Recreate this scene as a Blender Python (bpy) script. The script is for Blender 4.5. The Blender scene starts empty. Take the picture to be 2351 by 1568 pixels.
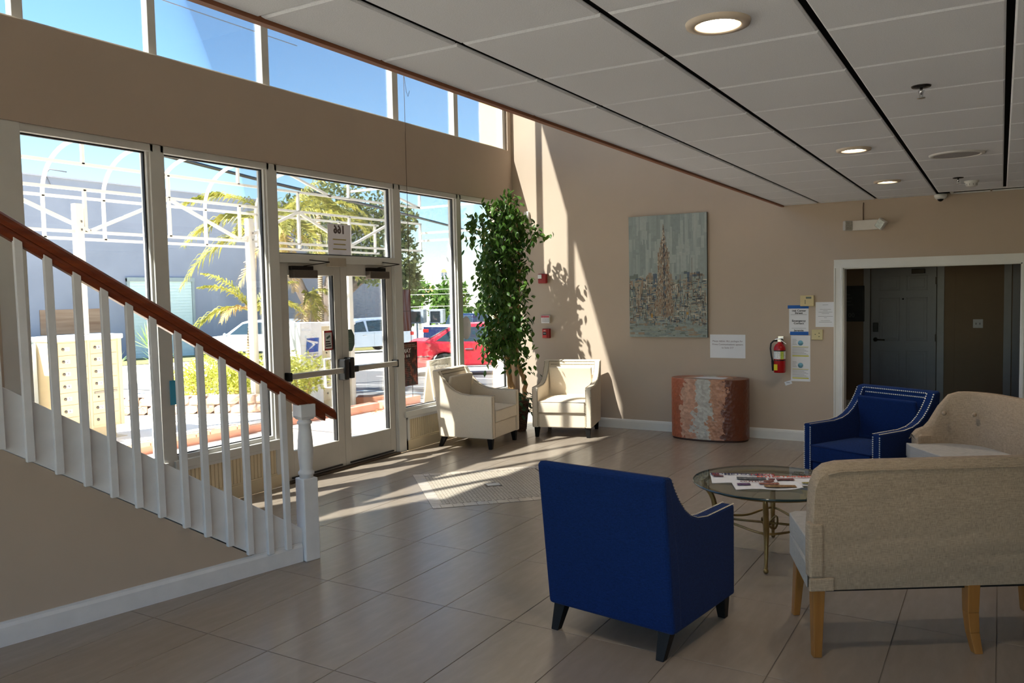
import bpy, bmesh, math, random
from mathutils import Vector as V, Matrix
R = math.radians
sc = bpy.context.scene
COL = sc.collection
rnd = random.Random(11)

# ---------------------------------------------------------------- camera, sky, sun, exposure
cam = bpy.data.cameras.new('camera'); camo = bpy.data.objects.new('camera', cam); COL.objects.link(camo)
cr, cu, cf = V((0.85830193, 0.51273576, -0.02048988)), V((-0.01229641, 0.06046948, 0.9980943)), V((-0.51299765, 0.85641432, -0.05820588))
m = Matrix.Identity(4)
for i in range(3):
    m[i][0] = cr[i]; m[i][1] = cu[i]; m[i][2] = -cf[i]
m[0][3], m[1][3], m[2][3] = 5.84728, -9.85221, 1.78649
camo.matrix_world = m
cam.sensor_width = 36; cam.lens = 1876.405 / 2351 * 36; cam.clip_start = .05; cam.clip_end = 900
sc.camera = camo

SUN_DIR = V((.39, 1, -1.33)).normalized()
world = bpy.data.worlds.new('world'); sc.world = world; world.use_nodes = True
wn = world.node_tree.nodes; wl = world.node_tree.links; wn.clear()
wo = wn.new('ShaderNodeOutputWorld'); wb = wn.new('ShaderNodeBackground'); ws = wn.new('ShaderNodeTexSky')
ws.sky_type = 'NISHITA'; ws.sun_disc = False; ws.sun_elevation = math.asin(-SUN_DIR.z)
ws.sun_rotation = math.atan2(-SUN_DIR.x, -SUN_DIR.y); ws.air_density = 1.0; ws.dust_density = .1; ws.ozone_density = 3.0
hs_ = wn.new('ShaderNodeHueSaturation'); hs_.inputs['Saturation'].default_value = 1.12; wl.new(ws.outputs[0], hs_.inputs['Color']); wl.new(hs_.outputs[0], wb.inputs[0]); wl.new(wb.outputs[0], wo.inputs[0])
wb.inputs[1].default_value = .16
sun = bpy.data.lights.new('sun', 'SUN'); sun.energy = 12.0; sun.angle = R(.6); sun.color = (1, .955, .88)
suno = bpy.data.objects.new('sun', sun); COL.objects.link(suno)
suno.rotation_euler = SUN_DIR.to_track_quat('-Z', 'Y').to_euler()

def portal(name, loc, sx, sz, d=(1, 0, 0)):
    l = bpy.data.lights.new(name, 'AREA'); l.shape = 'RECTANGLE'; l.size = sx; l.size_y = sz; l.cycles.is_portal = True
    o = bpy.data.objects.new(name, l); COL.objects.link(o); o.location = loc
    o.rotation_euler = V(d).to_track_quat('-Z', 'Y').to_euler()
portal('fill_front_window_portal', (4.8, -12.8, 1.45), 8.8, 2.3, (0, 1, 0))  # guides light through the added window behind the camera
portal('window_portal', (-.32, -3.4, 1.6), 6.7, 2.9)
portal('fill_rear_window_portal', (-.32, -10.6, 1.72), 3.4, 2.6)  # guides light through the added bay behind the stair
portal('clerestory_portal', (-.42, -4.4, 5.05), 8.8, 2.5)

vs = sc.view_settings
sc.display_settings.display_device = 'sRGB'
vs.view_transform = 'Standard'; vs.look = 'None'; vs.gamma = 1; vs.use_curve_mapping = False; vs.exposure = 1.25

# ---------------------------------------------------------------- materials
def s2l(c):
    return tuple((x / 12.92 if x <= .04045 else ((x + .055) / 1.055) ** 2.4) for x in [y / 255 for y in c])

class NT:
    def __init__(s, name):
        s.m = bpy.data.materials.new(name); s.m.use_nodes = True; s.t = s.m.node_tree; s.n = s.t.nodes
        s.b = s.n['Principled BSDF']; s.out = s.n['Material Output']
        s.co = s.n.new('ShaderNodeTexCoord')
    def new(s, ty, **k):
        n = s.n.new(ty)
        for a, b in k.items():
            setattr(n, a, b)
        return n
    def ln(s, a, b): s.t.links.new(a, b)
    def map(s, scale=(1, 1, 1), loc=(0, 0, 0), rot=(0, 0, 0), src='Object'):
        mp = s.new('ShaderNodeMapping'); mp.inputs['Scale'].default_value = scale; mp.inputs['Location'].default_value = loc
        mp.inputs['Rotation'].default_value = rot; s.ln(s.co.outputs[src], mp.inputs[0]); return mp.outputs[0]
    def noise(s, scale, vec=None, detail=3, rough=.55, dist=0):
        n = s.new('ShaderNodeTexNoise'); n.inputs['Scale'].default_value = scale; n.inputs['Detail'].default_value = detail
        n.inputs['Roughness'].default_value = rough; n.inputs['Distortion'].default_value = dist
        s.ln(vec if vec else s.co.outputs['Object'], n.inputs['Vector']); return n.outputs['Fac']
    def vor(s, scale, vec=None, feature='F1', out='Distance'):
        n = s.new('ShaderNodeTexVoronoi', feature=feature); n.inputs['Scale'].default_value = scale
        s.ln(vec if vec else s.co.outputs['Object'], n.inputs['Vector']); return n.outputs[out]
    def ramp(s, fac, stops, interp='LINEAR'):
        r = s.new('ShaderNodeValToRGB'); r.color_ramp.interpolation = interp
        e = r.color_ramp.elements
        while len(e) > 1: e.remove(e[-1])
        for i, (p, c) in enumerate(stops):
            x = e[0] if i == 0 else e.new(p)
            x.position = p; x.color = (*c, 1)
        s.ln(fac, r.inputs[0]); return r.outputs[0]
    def mix(s, fac, a, b, blend='MIX'):
        n = s.new('ShaderNodeMix', data_type='RGBA', blend_type=blend)
        for sock, val in ((n.inputs[0], fac), (n.inputs[6], a), (n.inputs[7], b)):
            if isinstance(val, (int, float)): sock.default_value = val
            elif isinstance(val, tuple): sock.default_value = (*val, 1)
            else: s.ln(val, sock)
        return n.outputs[2]
    def math(s, op, a, b=0.0):
        n = s.new('ShaderNodeMath', operation=op)
        for sock, val in ((n.inputs[0], a), (n.inputs[1], b)):
            if isinstance(val, (int, float)): sock.default_value = val
            else: s.ln(val, sock)
        return n.outputs[0]
    def bump(s, h, strength=.3, dist=.01):
        n = s.new('ShaderNodeBump'); n.inputs['Strength'].default_value = strength; n.inputs['Distance'].default_value = dist
        s.ln(h, n.inputs['Height']); s.ln(n.outputs[0], s.b.inputs['Normal'])
    def fin(s, col=None, rough=.6, metal=0., spec=.5):
        if col is not None:
            if isinstance(col, tuple): s.b.inputs['Base Color'].default_value = (*col, 1)
            else: s.ln(col, s.b.inputs['Base Color'])
        if isinstance(rough, (int, float)): s.b.inputs['Roughness'].default_value = rough
        else: s.ln(rough, s.b.inputs['Roughness'])
        s.b.inputs['Metallic'].default_value = metal; s.b.inputs['Specular IOR Level'].default_value = spec
        return s.m

MATS = {}
def mat(name, rgb, rough=.6, metal=0., spec=.5, var=.06, vs=6., bump=0., bs=60., sub=0.):
    if name in MATS: return MATS[name]
    n = NT(name); c = s2l(rgb)
    col = c
    if var:
        f = n.noise(vs)
        col = n.ramp(f, [(.25, tuple(x * (1 - var) for x in c)), (.75, tuple(min(1, x * (1 + var)) for x in c))])
    if bump: n.bump(n.noise(bs, detail=2), bump, .004)
    MATS[name] = n.fin(col, rough, metal, spec)
    return MATS[name]

def emis(name, rgb, strength):
    n = NT(name); c = s2l(rgb)
    n.b.inputs['Emission Color'].default_value = (*c, 1); n.b.inputs['Emission Strength'].default_value = strength
    MATS[name] = n.fin(c, .5); return n.m

def glass_mat(name, tint=(.93, .97, .95), refl=1.0, rough=.0):
    n = NT(name); n.n.remove(n.b)
    t = n.new('ShaderNodeBsdfTransparent'); t.inputs[0].default_value = (*tint, 1)
    g = n.new('ShaderNodeBsdfGlossy'); g.inputs['Roughness'].default_value = rough
    fr = n.new('ShaderNodeFresnel'); fr.inputs[0].default_value = 1.5
    mu = n.math('MULTIPLY', fr.outputs[0], refl)
    mx = n.new('ShaderNodeMixShader'); n.ln(mu, mx.inputs[0]); n.ln(t.outputs[0], mx.inputs[1]); n.ln(g.outputs[0], mx.inputs[2])
    n.ln(mx.outputs[0], n.out.inputs[0]); MATS[name] = n.m; return n.m

def fabric(name, rgb, weave=900., contrast=.25, bump=.35, folds=0.):
    n = NT(name); c = s2l(rgb)
    a = n.noise(1, n.map((weave * .06, weave * .06, weave)), 1); b = n.noise(1, n.map((weave, weave, weave * .06)), 1)
    w = n.math('MULTIPLY', n.math('ADD', a, b), .5)
    big = n.noise(4, detail=2)
    c1 = n.ramp(w, [(.35, tuple(x * (1 - contrast) for x in c)), (.65, tuple(min(1, x * (1 + contrast)) for x in c))])
    col = n.mix(n.math('MULTIPLY', big, .22), c1, tuple(x * .6 for x in c))
    h = w
    if folds:
        fo = n.noise(1, n.map((1.6, 1.6, 6.5), rot=(0, .35, 0)), 2, .4, .6)
        h = n.math('ADD', n.math('MULTIPLY', w, .04), n.math('MULTIPLY', fo, folds))
    n.bump(h, bump, .04 if folds else .002)
    n.b.inputs['Sheen Weight'].default_value = .05
    MATS[name] = n.fin(col, .95, 0, .08); return n.m

def wood(name, c1, c2, rough=.35, scale=18., axis='x'):
    n = NT(name); sc_ = {'x': (.06, 1, 1), 'y': (1, .06, 1), 'z': (1, 1, .06)}[axis]
    f = n.noise(scale, n.map(sc_), 5, .6, .4)
    col = n.ramp(f, [(.3, s2l(c1)), (.7, s2l(c2))]); n.bump(f, .1, .002)
    MATS[name] = n.fin(col, rough, 0, .5); return n.m

def foliage(name, c1, c2, trans=.35):
    n = NT(name)
    oi = n.new('ShaderNodeObjectInfo')
    f = n.noise(3.1, detail=2)
    g = n.noise(23., detail=1)
    v = n.math('ADD', n.math('MULTIPLY', f, .55), n.math('MULTIPLY', g, .45))
    col = n.ramp(v, [(.35, s2l(c1)), (.65, s2l(c2))])
    n.fin(col, .45, 0, .35)
    tr = n.new('ShaderNodeBsdfTranslucent'); n.ln(col, tr.inputs[0])
    mx = n.new('ShaderNodeMixShader'); mx.inputs[0].default_value = trans
    n.ln(n.b.outputs[0], mx.inputs[1]); n.ln(tr.outputs[0], mx.inputs[2]); n.ln(mx.outputs[0], n.out.inputs[0])
    MATS[name] = n.m; return n.m

# ---------------------------------------------------------------- mesh helpers
class MB:
    def __init__(s): s.v = []; s.f = []; s.sm = []; s.mi = []
    def add(s, vs_, fs, smooth=False, M=None, mi=0):
        o = len(s.v)
        s.v += [tuple(M @ V(p)) if M else tuple(p) for p in vs_]
        for f in fs: s.f.append(tuple(o + i for i in f)); s.sm.append(smooth); s.mi.append(mi)
        return s
    def box(s, x0, x1, y0, y1, z0, z1, M=None, mi=0):
        return s.add([(x0, y0, z0), (x1, y0, z0), (x1, y1, z0), (x0, y1, z0), (x0, y0, z1), (x1, y0, z1), (x1, y1, z1), (x0, y1, z1)],
                     [(0, 3, 2, 1), (4, 5, 6, 7), (0, 1, 5, 4), (1, 2, 6, 5), (2, 3, 7, 6), (3, 0, 4, 7)], False, M, mi)
    def frustum(s, c0, s0, c1, s1, mi=0):
        (x, y, z), (a, b) = c0, s0; (X, Y, Z), (A, B) = c1, s1
        return s.add([(x - a, y - b, z), (x + a, y - b, z), (x + a, y + b, z), (x - a, y + b, z), (X - A, Y - B, Z), (X + A, Y - B, Z), (X + A, Y + B, Z), (X - A, Y + B, Z)],
                     [(0, 3, 2, 1), (4, 5, 6, 7), (0, 1, 5, 4), (1, 2, 6, 5), (2, 3, 7, 6), (3, 0, 4, 7)], False, None, mi)
    def bar(s, p, q, w, h=None, up=(0, 0, 1), mi=0):
        p, q = V(p), V(q); d = (q - p); L = d.length; d.normalize(); up = V(up)
        if abs(d.dot(up)) > .98: up = V((1, 0, 0))
        a = d.cross(up).normalized(); b = a.cross(d); h = h or w
        M = Matrix(((d.x, a.x, b.x, p.x), (d.y, a.y, b.y, p.y), (d.z, a.z, b.z, p.z), (0, 0, 0, 1)))
        return s.box(0, L, -w / 2, w / 2, -h / 2, h / 2, M, mi)
    def tube(s, pts, r, n=8, closed=False, smooth=True, mi=0):
        pts = [V(p) for p in pts]; N = len(pts); rs = r if isinstance(r, (list, tuple)) else [r] * N
        vs_ = []; fs = []; prev = None
        for i in range(N):
            if closed: t = pts[(i + 1) % N] - pts[i - 1]
            else: t = pts[min(i + 1, N - 1)] - pts[max(i - 1, 0)]
            t.normalize()
            if prev is None:
                a = t.cross(V((0, 0, 1)));
                if a.length < .05: a = t.cross(V((1, 0, 0)))
            else: a = prev - t * prev.dot(t)
            a.normalize(); prev = a; b = t.cross(a)
            for k in range(n):
                an = 2 * math.pi * k / n
                vs_.append(pts[i] + (a * math.cos(an) + b * math.sin(an)) * rs[i])
        for i in range(N if closed else N - 1):
            j = (i + 1) % N
            for k in range(n):
                fs.append((i * n + k, i * n + (k + 1) % n, j * n + (k + 1) % n, j * n + k))
        if not closed:
            fs.append(tuple(range(n - 1, -1, -1))); fs.append(tuple((N - 1) * n + k for k in range(n)))
        return s.add(vs_, fs, smooth, None, mi)
    def lathe(s, prof, n=24, M=None, smooth=True, mi=0, cap=True):
        vs_ = []; fs = []
        for (r, z) in prof:
            for k in range(n):
                a = 2 * math.pi * k / n; vs_.append((r * math.cos(a), r * math.sin(a), z))
        for i in range(len(prof) - 1):
            for k in range(n):
                fs.append((i * n + k, i * n + (k + 1) % n, (i + 1) * n + (k + 1) % n, (i + 1) * n + k))
        if cap:
            fs.append(tuple(range(n - 1, -1, -1))); fs.append(tuple((len(prof) - 1) * n + k for k in range(n)))
        return s.add(vs_, fs, smooth, M, mi)
    def prism(s, poly, a0, a1, plane='xy', M=None, smooth=False, mi=0):
        n = len(poly)
        def P(p, a): return {'xy': (p[0], p[1], a), 'yz': (a, p[0], p[1]), 'xz': (p[0], a, p[1])}[plane]
        vs_ = [P(p, a0) for p in poly] + [P(p, a1) for p in poly]
        fs = [tuple(range(n - 1, -1, -1)), tuple(range(n, 2 * n))] + [(i, (i + 1) % n, n + (i + 1) % n, n + i) for i in range(n)]
        return s.add(vs_, fs, smooth, M, mi)
    def quad(s, a, b, c, d, mi=0): return s.add([a, b, c, d], [(0, 1, 2, 3)], False, None, mi)
    def sphere(s, c, r, n=10, m_=6, sc_=(1, 1, 1), mi=0):
        prof = [(max(1e-4, r * math.sin(math.pi * i / m_)), -r * math.cos(math.pi * i / m_)) for i in range(m_ + 1)]
        M = Matrix.Translation(V(c)) @ Matrix.Diagonal((*sc_, 1))
        return s.lathe(prof, n, M, True, mi)
    def build(s, name, mt, parent=None, bev=0., seg=2, sub=0, flip=True):
        me = bpy.data.meshes.new(name); me.from_pydata(s.v, [], s.f); me.polygons.foreach_set('use_smooth', s.sm)
        for x in (mt if isinstance(mt, (list, tuple)) else [mt]): me.materials.append(x)
        me.polygons.foreach_set('material_index', s.mi)
        if flip:
            bm = bmesh.new(); bm.from_mesh(me); bmesh.ops.recalc_face_normals(bm, faces=bm.faces); bm.to_mesh(me); bm.free()
        me.update()
        return link(name, me, parent, bev, seg, sub)

def link(name, me, parent=None, bev=0., seg=2, sub=0):
    o = bpy.data.objects.new(name, me); COL.objects.link(o)
    if parent: o.parent = parent
    if sub:
        md = o.modifiers.new('sub', 'SUBSURF'); md.levels = md.render_levels = sub
    if bev:
        md = o.modifiers.new('bevel', 'BEVEL'); md.width = bev; md.segments = seg; md.limit_method = 'ANGLE'; md.angle_limit = R(35)
        md.harden_normals = False
    return o

def tag(o, label, cat, group=None):
    o['label'] = label; o['category'] = cat
    if group: o['group'] = group
    return o
def thing(name, label, cat, loc=(0, 0, 0), rz=0., group=None):
    o = bpy.data.objects.new(name, None); COL.objects.link(o); o.empty_display_size = .1
    o.location = loc; o.rotation_euler = (0, 0, rz); return tag(o, label, cat, group)
def struct(o, label=None, cat=None):
    o['kind'] = 'structure'
    if label: o['label'] = label
    if cat: o['category'] = cat
    return o
def sroot(name, label, cat, loc=(0, 0, 0), rz=0.):
    o = bpy.data.objects.new(name, None); COL.objects.link(o); o.empty_display_size = .1; o.location = loc; o.rotation_euler = (0, 0, rz)
    return struct(o, label, cat)
def copytree(o, parent=None):
    c = o.copy(); COL.objects.link(c); c.parent = parent
    for ch in o.children: copytree(ch, c)
    return c
TXT = {}
def text(s, size, mt, parent, M, name='lettering', bold=0., align='CENTER', ext=.0004, sx=1.):
    key = (s, size, bold, align, sx, mt.name)
    if key not in TXT:
        cu_ = bpy.data.curves.new('t', 'FONT'); cu_.body = s; cu_.size = size; cu_.align_x = align; cu_.align_y = 'CENTER'; cu_.offset = bold * size
        cu_.extrude = ext; cu_.resolution_u = 2
        t = bpy.data.objects.new('t', cu_); COL.objects.link(t)
        dg = bpy.context.evaluated_depsgraph_get(); me = bpy.data.meshes.new_from_object(t.evaluated_get(dg)); me.name = name
        bpy.data.objects.remove(t); me.materials.clear(); me.materials.append(mt)
        if sx != 1: me.transform(Matrix.Diagonal((sx, 1, 1, 1)))
        TXT[key] = me
    o = link(name, TXT[key], parent); o.matrix_local = M; return o
def TM(loc, face='-y', mirror=False, tilt=0.):
    """text frame on a wall: face gives the direction the writing looks to"""
    if face == '-y': m3 = Matrix(((1, 0, 0), (0, 0, -1), (0, 1, 0)))
    elif face == '+x': m3 = Matrix(((0, 0, 1), (1, 0, 0), (0, 1, 0)))
    elif face == '-x': m3 = Matrix(((0, 0, -1), (-1, 0, 0), (0, 1, 0)))
    elif face == '+y': m3 = Matrix(((-1, 0, 0), (0, 0, 1), (0, 1, 0)))
    else: m3 = Matrix.Identity(3)
    if mirror: m3 = m3 @ Matrix.Diagonal((-1, 1, 1))
    M = m3.to_4x4(); M.translation = V(loc)
    return M @ Matrix.Rotation(tilt, 4, 'Z')

# named colours of the place
WALL = mat('wall_paint', (190, 172, 154), .75, var=.025, vs=2.2, bump=.03, bs=350)
WHITE = mat('white_paint', (226, 224, 220), .45, var=.03, bump=.02, bs=90)
OLDWHITE = mat('worn_white_paint', (228, 227, 229), .5, var=.05, vs=9, bump=.05, bs=60)
CREAM = mat('cream_panel_paint', (226, 208, 174), .55, var=.03)
ALU = mat('white_aluminium', (216, 214, 208), .38, var=.03)
GLASS = glass_mat('window_glass', (.95, .975, .97), .6)
BLACK = mat('black_plastic', (16, 16, 17), .4, var=.1)
DARKM = mat('dark_gasket', (26, 25, 26), .6, var=.1)
CHROME = mat('chrome', (205, 205, 208), .18, 1., var=.04)
PAPER = mat('white_paper', (232, 232, 236), .8, var=.02)
INK = mat('black_ink', (28, 26, 30), .8, var=0)
# ================================================================ ROOM SHELL
HC, ZT, ZB, XE, TOPZ = 2.741, 3.752, 3.045, 3.649, 6.35
# floor ---------------------------------------------------------------
def tile_mat():
    n = NT('porcelain_floor_tile')
    v = n.map((1, .25, 1), rot=(0, 0, .5))
    f = n.noise(16., v, 5, .6, .15); g = n.noise(70, detail=2)
    c = n.ramp(f, [(.3, s2l((145, 132, 119))), (.5, s2l((149, 137, 124))), (.72, s2l((155, 143, 131)))])
    oi = n.new('ShaderNodeObjectInfo')
    c = n.mix(n.math('MULTIPLY', oi.outputs['Random'], .3), c, s2l((142, 128, 115)))
    n.bump(n.math('ADD', n.math('MULTIPLY', f, .4), g), .05, .0015)
    return n.fin(c, n.math('ADD', n.math('MULTIPLY', f, .05), .235), 0, .75)
TILE = tile_mat()
GROUT = mat('floor_grout', (128, 117, 106), .9, var=.05)
fl = MB().box(-.02, 9.6, -12.6, 4.6, -.12, -.004).build('floor', GROUT); struct(fl, 'beige porcelain tile floor of the lobby', 'floor')
TX0, TDX, TY0, TDY = 1.304, .4545, -5.2, .913
cache = {}
def tile_piece(x0, x1, y0, y1):
    k = (round(x1 - x0, 3), round(y1 - y0, 3))
    if k not in cache:
        a, b = (x1 - x0) / 2 - .0022, (y1 - y0) / 2 - .0022
        t = MB(); t.frustum((0, 0, -.006), (a, b), (0, 0, -.0012), (a, b)); t.frustum((0, 0, -.0012), (a, b), (0, 0, 0), (a - .0012, b - .0012))
        me = t.build('floor_tile', TILE, fl); me.location = ((x0 + x1) / 2, (y0 + y1) / 2, 0); cache[k] = me.data; return
    o = link('floor_tile', cache[k], fl); o.location = ((x0 + x1) / 2, (y0 + y1) / 2, 0)
xs = [TX0 + TDX * k for k in range(-2, 14)]; xs = [0.0] + xs
ys = [TY0 + TDY * k for k in range(-4, 6)] + [0.0]
for i in range(len(xs) - 1):
    for j in range(len(ys) - 1):
        tile_piece(xs[i], xs[i + 1], ys[j], ys[j + 1])
# mosaic inlay: a square set diagonally, bordered by short slabs round a field of chips
MOS = NT('mosaic_chip'); ov = MOS.noise(9, detail=1); ov2 = MOS.noise(160, detail=0)
MOSM = MOS.fin(MOS.ramp(MOS.math('ADD', MOS.math('MULTIPLY', ov, .3), MOS.math('MULTIPLY', ov2, .7)), [(.35, s2l((176, 162, 146))), (.65, s2l((206, 196, 182)))]), .35)
SLAB = NT('marble_border'); so = SLAB.noise(14, detail=5, dist=1.5); oi_ = SLAB.new('ShaderNodeObjectInfo')
SLABM = SLAB.fin(SLAB.mix(oi_.outputs['Random'], SLAB.ramp(so, [(.3, s2l((176, 164, 152))), (.7, s2l((208, 200, 192)))]), s2l((192, 180, 166))), .25)
mosr = thing('floor_mosaic', 'diagonal square of pale mosaic chips with marble border set in the floor', 'floor inlay', (1.78, -3.452, 0), R(45))
Hs, Bw = .677, .105
MB().box(-Hs, Hs, -Hs, Hs, -.003, .0012).build('bedding', mat('dark_grout', (112, 102, 92), .9), mosr)
fld = MB(); pitch = .0305; nn = int(2 * (Hs - Bw) / pitch)
for i in range(nn):
    for j in range(nn):
        x = -(Hs - Bw) + (i + .5) * pitch; y = -(Hs - Bw) + (j + .5) * pitch * 1.0 + (pitch / 2 if i % 2 else 0)
        if y > Hs - Bw - .012: continue
        if abs(x) < .07 and abs(y) < .07: continue
        fld.box(x - .0132, x + .0132, y - .0118, y + .0118, 0, .0032)
o = fld.build('chip_field', MOSM, mosr, flip=False); o['kind'] = 'stuff'
MB().box(-.062, .062, -.03, .062, 0, .0036).build('centre_slab', mat('pale_marble', (222, 220, 216), .25), mosr)
for side in range(4):
    Mr = Matrix.Rotation(R(90) * side, 4, 'Z'); p = -Hs; k = 0
    while p < Hs - Bw - .03:
        L = (.075, .105, .09, .12, .1)[(k + side) % 5]; L = min(L, Hs - Bw - p); k += 1
        b = MB().box(-L / 2 + .002, L / 2 - .002, -Bw / 2 + .002, Bw / 2 - .002, 0, .0034).build('border_slab', SLABM, mosr)
        b.matrix_local = Mr @ Matrix.Translation((p + L / 2, -Hs + Bw / 2, 0)); p += L
# walls -----------------------------------------------------------------
OX0, OX1, OZ = 4.316, 6.03, 2.0          # wide opening to the hallway in the back wall
w = MB(); w.box(-.3, OX0, 0, .16, 0, TOPZ); w.box(OX1, 9.6, 0, .16, 0, TOPZ); w.box(OX0, OX1, 0, .16, OZ, TOPZ)
struct(w.build('wall_back', WALL), 'tan painted back wall with sun patches', 'wall')
w = MB(); w.box(-.3, 0, -8.9, .0, ZB, ZT); w.box(-.3, 0, -8.9, -6.86, 0, ZB); w.box(-.3, 0, -12.6, -8.9, 0, .46); w.box(-.3, 0, -12.6, -12.3, .46, ZB); w.box(-.3, 0, -12.6, -8.9, ZB, TOPZ)
w.box(-.3, 0, -.13, 0, 0, ZB)
struct(w.build('wall_left', WALL), 'tan painted band of wall above the shopfront windows', 'wall')
FW0, FW1 = .4, 9.2
w = MB(); w.box(-.3, FW0, -12.76, -12.6, 0, TOPZ); w.box(FW1, 9.6, -12.76, -12.6, 0, TOPZ); w.box(FW0, FW1, -12.76, -12.6, 0, .3); w.box(FW0, FW1, -12.76, -12.6, 2.6, TOPZ)
struct(w.build('wall_front', WALL), 'tan wall behind the viewer', 'wall')
r_ = sroot('window_8', 'added unseen window behind the viewer, letting in fill light', 'window')  # unseen window added to bring fill daylight from behind the camera
for k in range(9):
    x = FW0 + (FW1 - FW0) * k / 8; MB().box(x - .04, x + .04, -12.72, -12.62, .3, 2.6).build('mullion', ALU, r_)
MB().box(FW0, FW1, -12.685, -12.675, .3, 2.6).build('pane', GLASS, r_)
struct(MB().box(9.6, 9.76, -12.76, 4.6, 0, TOPZ).build('wall_right', WALL), 'tan wall at the far right', 'wall')
struct(MB().box(XE, XE + .14, -12.6, 0, HC + .05, HC + .42).build('wall_mezzanine', WALL), 'tan fascia over the edge of the ceiling', 'wall')
struct(MB().box(XE + .14, 9.6, -12.6, 0, HC + .2, HC + .42).build('floor_mezzanine', mat('mezzanine_carpet', (96, 84, 74), .95)), 'carpeted upper floor above the suspended ceiling', 'floor')
struct(MB().box(-.19, 9.8, -12.8, .2, TOPZ, TOPZ + .2).build('ceiling_atrium', WHITE), 'high white ceiling over the window bay', 'ceiling')
t1 = MB(); t1.box(XE - .012, XE + .02, -12.6, 0, HC - .012, HC + .055)
struct(t1.build('trim_1', mat('brown_edge_trim', (150, 96, 66), .6)), 'thin brown trim along the ceiling edge', 'trim')
# suspended ceiling: black grid with dropped white panels --------------------
CT = NT('acoustic_panel'); sp = CT.noise(240, detail=2)
CTM = CT.fin(CT.ramp(sp, [(.35, s2l((232, 233, 237))), (.6, s2l((243, 244, 248)))]), .9, 0, .1); CT.bump(sp, .25, .003)
ce = MB().box(XE, 9.6, -12.6, 4.6, HC + .011, HC + .06).build('ceiling', mat('black_grid', (12, 12, 13), .9, spec=.05)); struct(ce, 'suspended ceiling of white panels in a black grid', 'ceiling')
cxs = [XE + .008] + [4.0555 + .603 * k for k in range(0, 8)]
cys = [-7.21 + .633 * k for k in range(-3, 12)] + [0.0]
ccache = {}
def panel(x0, x1, y0, y1):
    k = (round(x1 - x0, 3), round(y1 - y0, 3)); p = ((x0 + x1) / 2, (y0 + y1) / 2, HC)
    if k not in ccache:
        a, b = (x1 - x0) / 2 - .0135, (y1 - y0) / 2 - .0052
        t = MB(); t.frustum((0, 0, .006), (a, b), (0, 0, .0112), (a, b)); t.frustum((0, 0, 0), (a - .007, b - .01), (0, 0, .006), (a, b))
        o = t.build('ceiling_panel', CTM, ce); o.location = p; ccache[k] = o.data; return
    o = link('ceiling_panel', ccache[k], ce); o.location = p
for i in range(len(cxs) - 1):
    for j in range(len(cys) - 1):
        if cxs[i] > 5.2 and cys[j] > -.3: continue       # vent panel sits here
        panel(cxs[i], cxs[i + 1], cys[j], cys[j + 1])
MB().box(XE + .02, 9.6, -12.6, cys[0], HC, HC + .012).build('plain_field', CTM, ce)
MB().box(OX0 - 1.4, 9.6, .16, 4.6, OZ + .14, OZ + .2).build('hall_soffit', CTM, ce)
# baseboards ------------------------------------------------------------
def base(name, x0, x1, y0, y1, h=.125):
    b = MB()
    if abs(y1 - y0) < .05:
        b.prism([(y0, 0), (y0, h - .03), (y0 + .004, h - .012), (y1 - .003, h), (y1, h), (y1, 0)], x0, x1, 'yz')
    return struct(b.build(name, WHITE), None, None)
bb = base('baseboard_back', -.02, OX0 - .1, -.018, 0); bb['label'] = 'white baseboard along the tan back wall'; bb['category'] = 'baseboard'
bb = base('baseboard_back_right', OX1 + .1, 9.6, -.018, 0); bb['label'] = 'white baseboard right of the hallway opening'; bb['category'] = 'baseboard'
# cased opening ----------------------------------------------------------
cas = MB()
prof = [(0, 0), (-.012, 0), (-.018, .02), (-.018, .07), (-.026, .08), (-.026, .1), (0, .1)]
for sx, x in ((-1, OX0), (1, OX1)):
    cas.prism([(x, -.022), (x + sx * .02, -.022), (x + sx * .03, -.014), (x + sx * .078, -.014), (x + sx * .084, -.024), (x + sx * .096, -.024), (x + sx * .096, 0), (x, 0)], 0, OZ, 'xy')
cas.box(OX0 - .096, OX1 + .096, -.022, 0, OZ, OZ + .028); cas.box(OX0 - .096, OX1 + .096, -.014, 0, OZ + .028, OZ + .076); cas.box(OX0 - .096, OX1 + .096, -.025, 0, OZ + .076, OZ + .094)
cas.box(OX0 - .001, OX0 + .012, 0, .16, 0, OZ); cas.box(OX1 - .012, OX1 + .001, 0, .16, 0, OZ); cas.box(OX0, OX1, 0, .16, OZ - .012, OZ + .001)
struct(cas.build('trim_2', WHITE), 'white casing round the dark hallway opening', 'trim')
# hallway ----------------------------------------------------------------
HY = 3.0
hw = MB(); hw.box(2.9, 4.21, HY, HY + .12, 0, 2.2); hw.box(5.09, 9.6, HY, HY + .12, 0, 2.2); hw.box(4.21, 5.09, HY, HY + .12, 2.06, 2.2); hw.box(2.8, 2.9, .16, HY + .12, 0, 2.2)
hw.box(5.292, 5.3, HY - .012, HY, 0, 2.2); hw.box(2.8, 9.7, HY + .12, HY + .2, -.1, 2.4)  # second box added behind the wall to stop outdoor light leaking round the door
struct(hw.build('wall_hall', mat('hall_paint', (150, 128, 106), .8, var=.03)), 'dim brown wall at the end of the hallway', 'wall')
b = MB(); b.box(2.9, 4.14, HY - .016, HY, 0, .12); b.box(5.16, 5.29, HY - .016, HY, 0, .12); b.box(5.31, 5.86, HY - .016, HY, 0, .12)
struct(b.build('baseboard_hall', WHITE), 'white baseboard of the dim hallway', 'baseboard')
DOORM = mat('grey_door_paint', (150, 150, 158), .4, var=.03)
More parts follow.
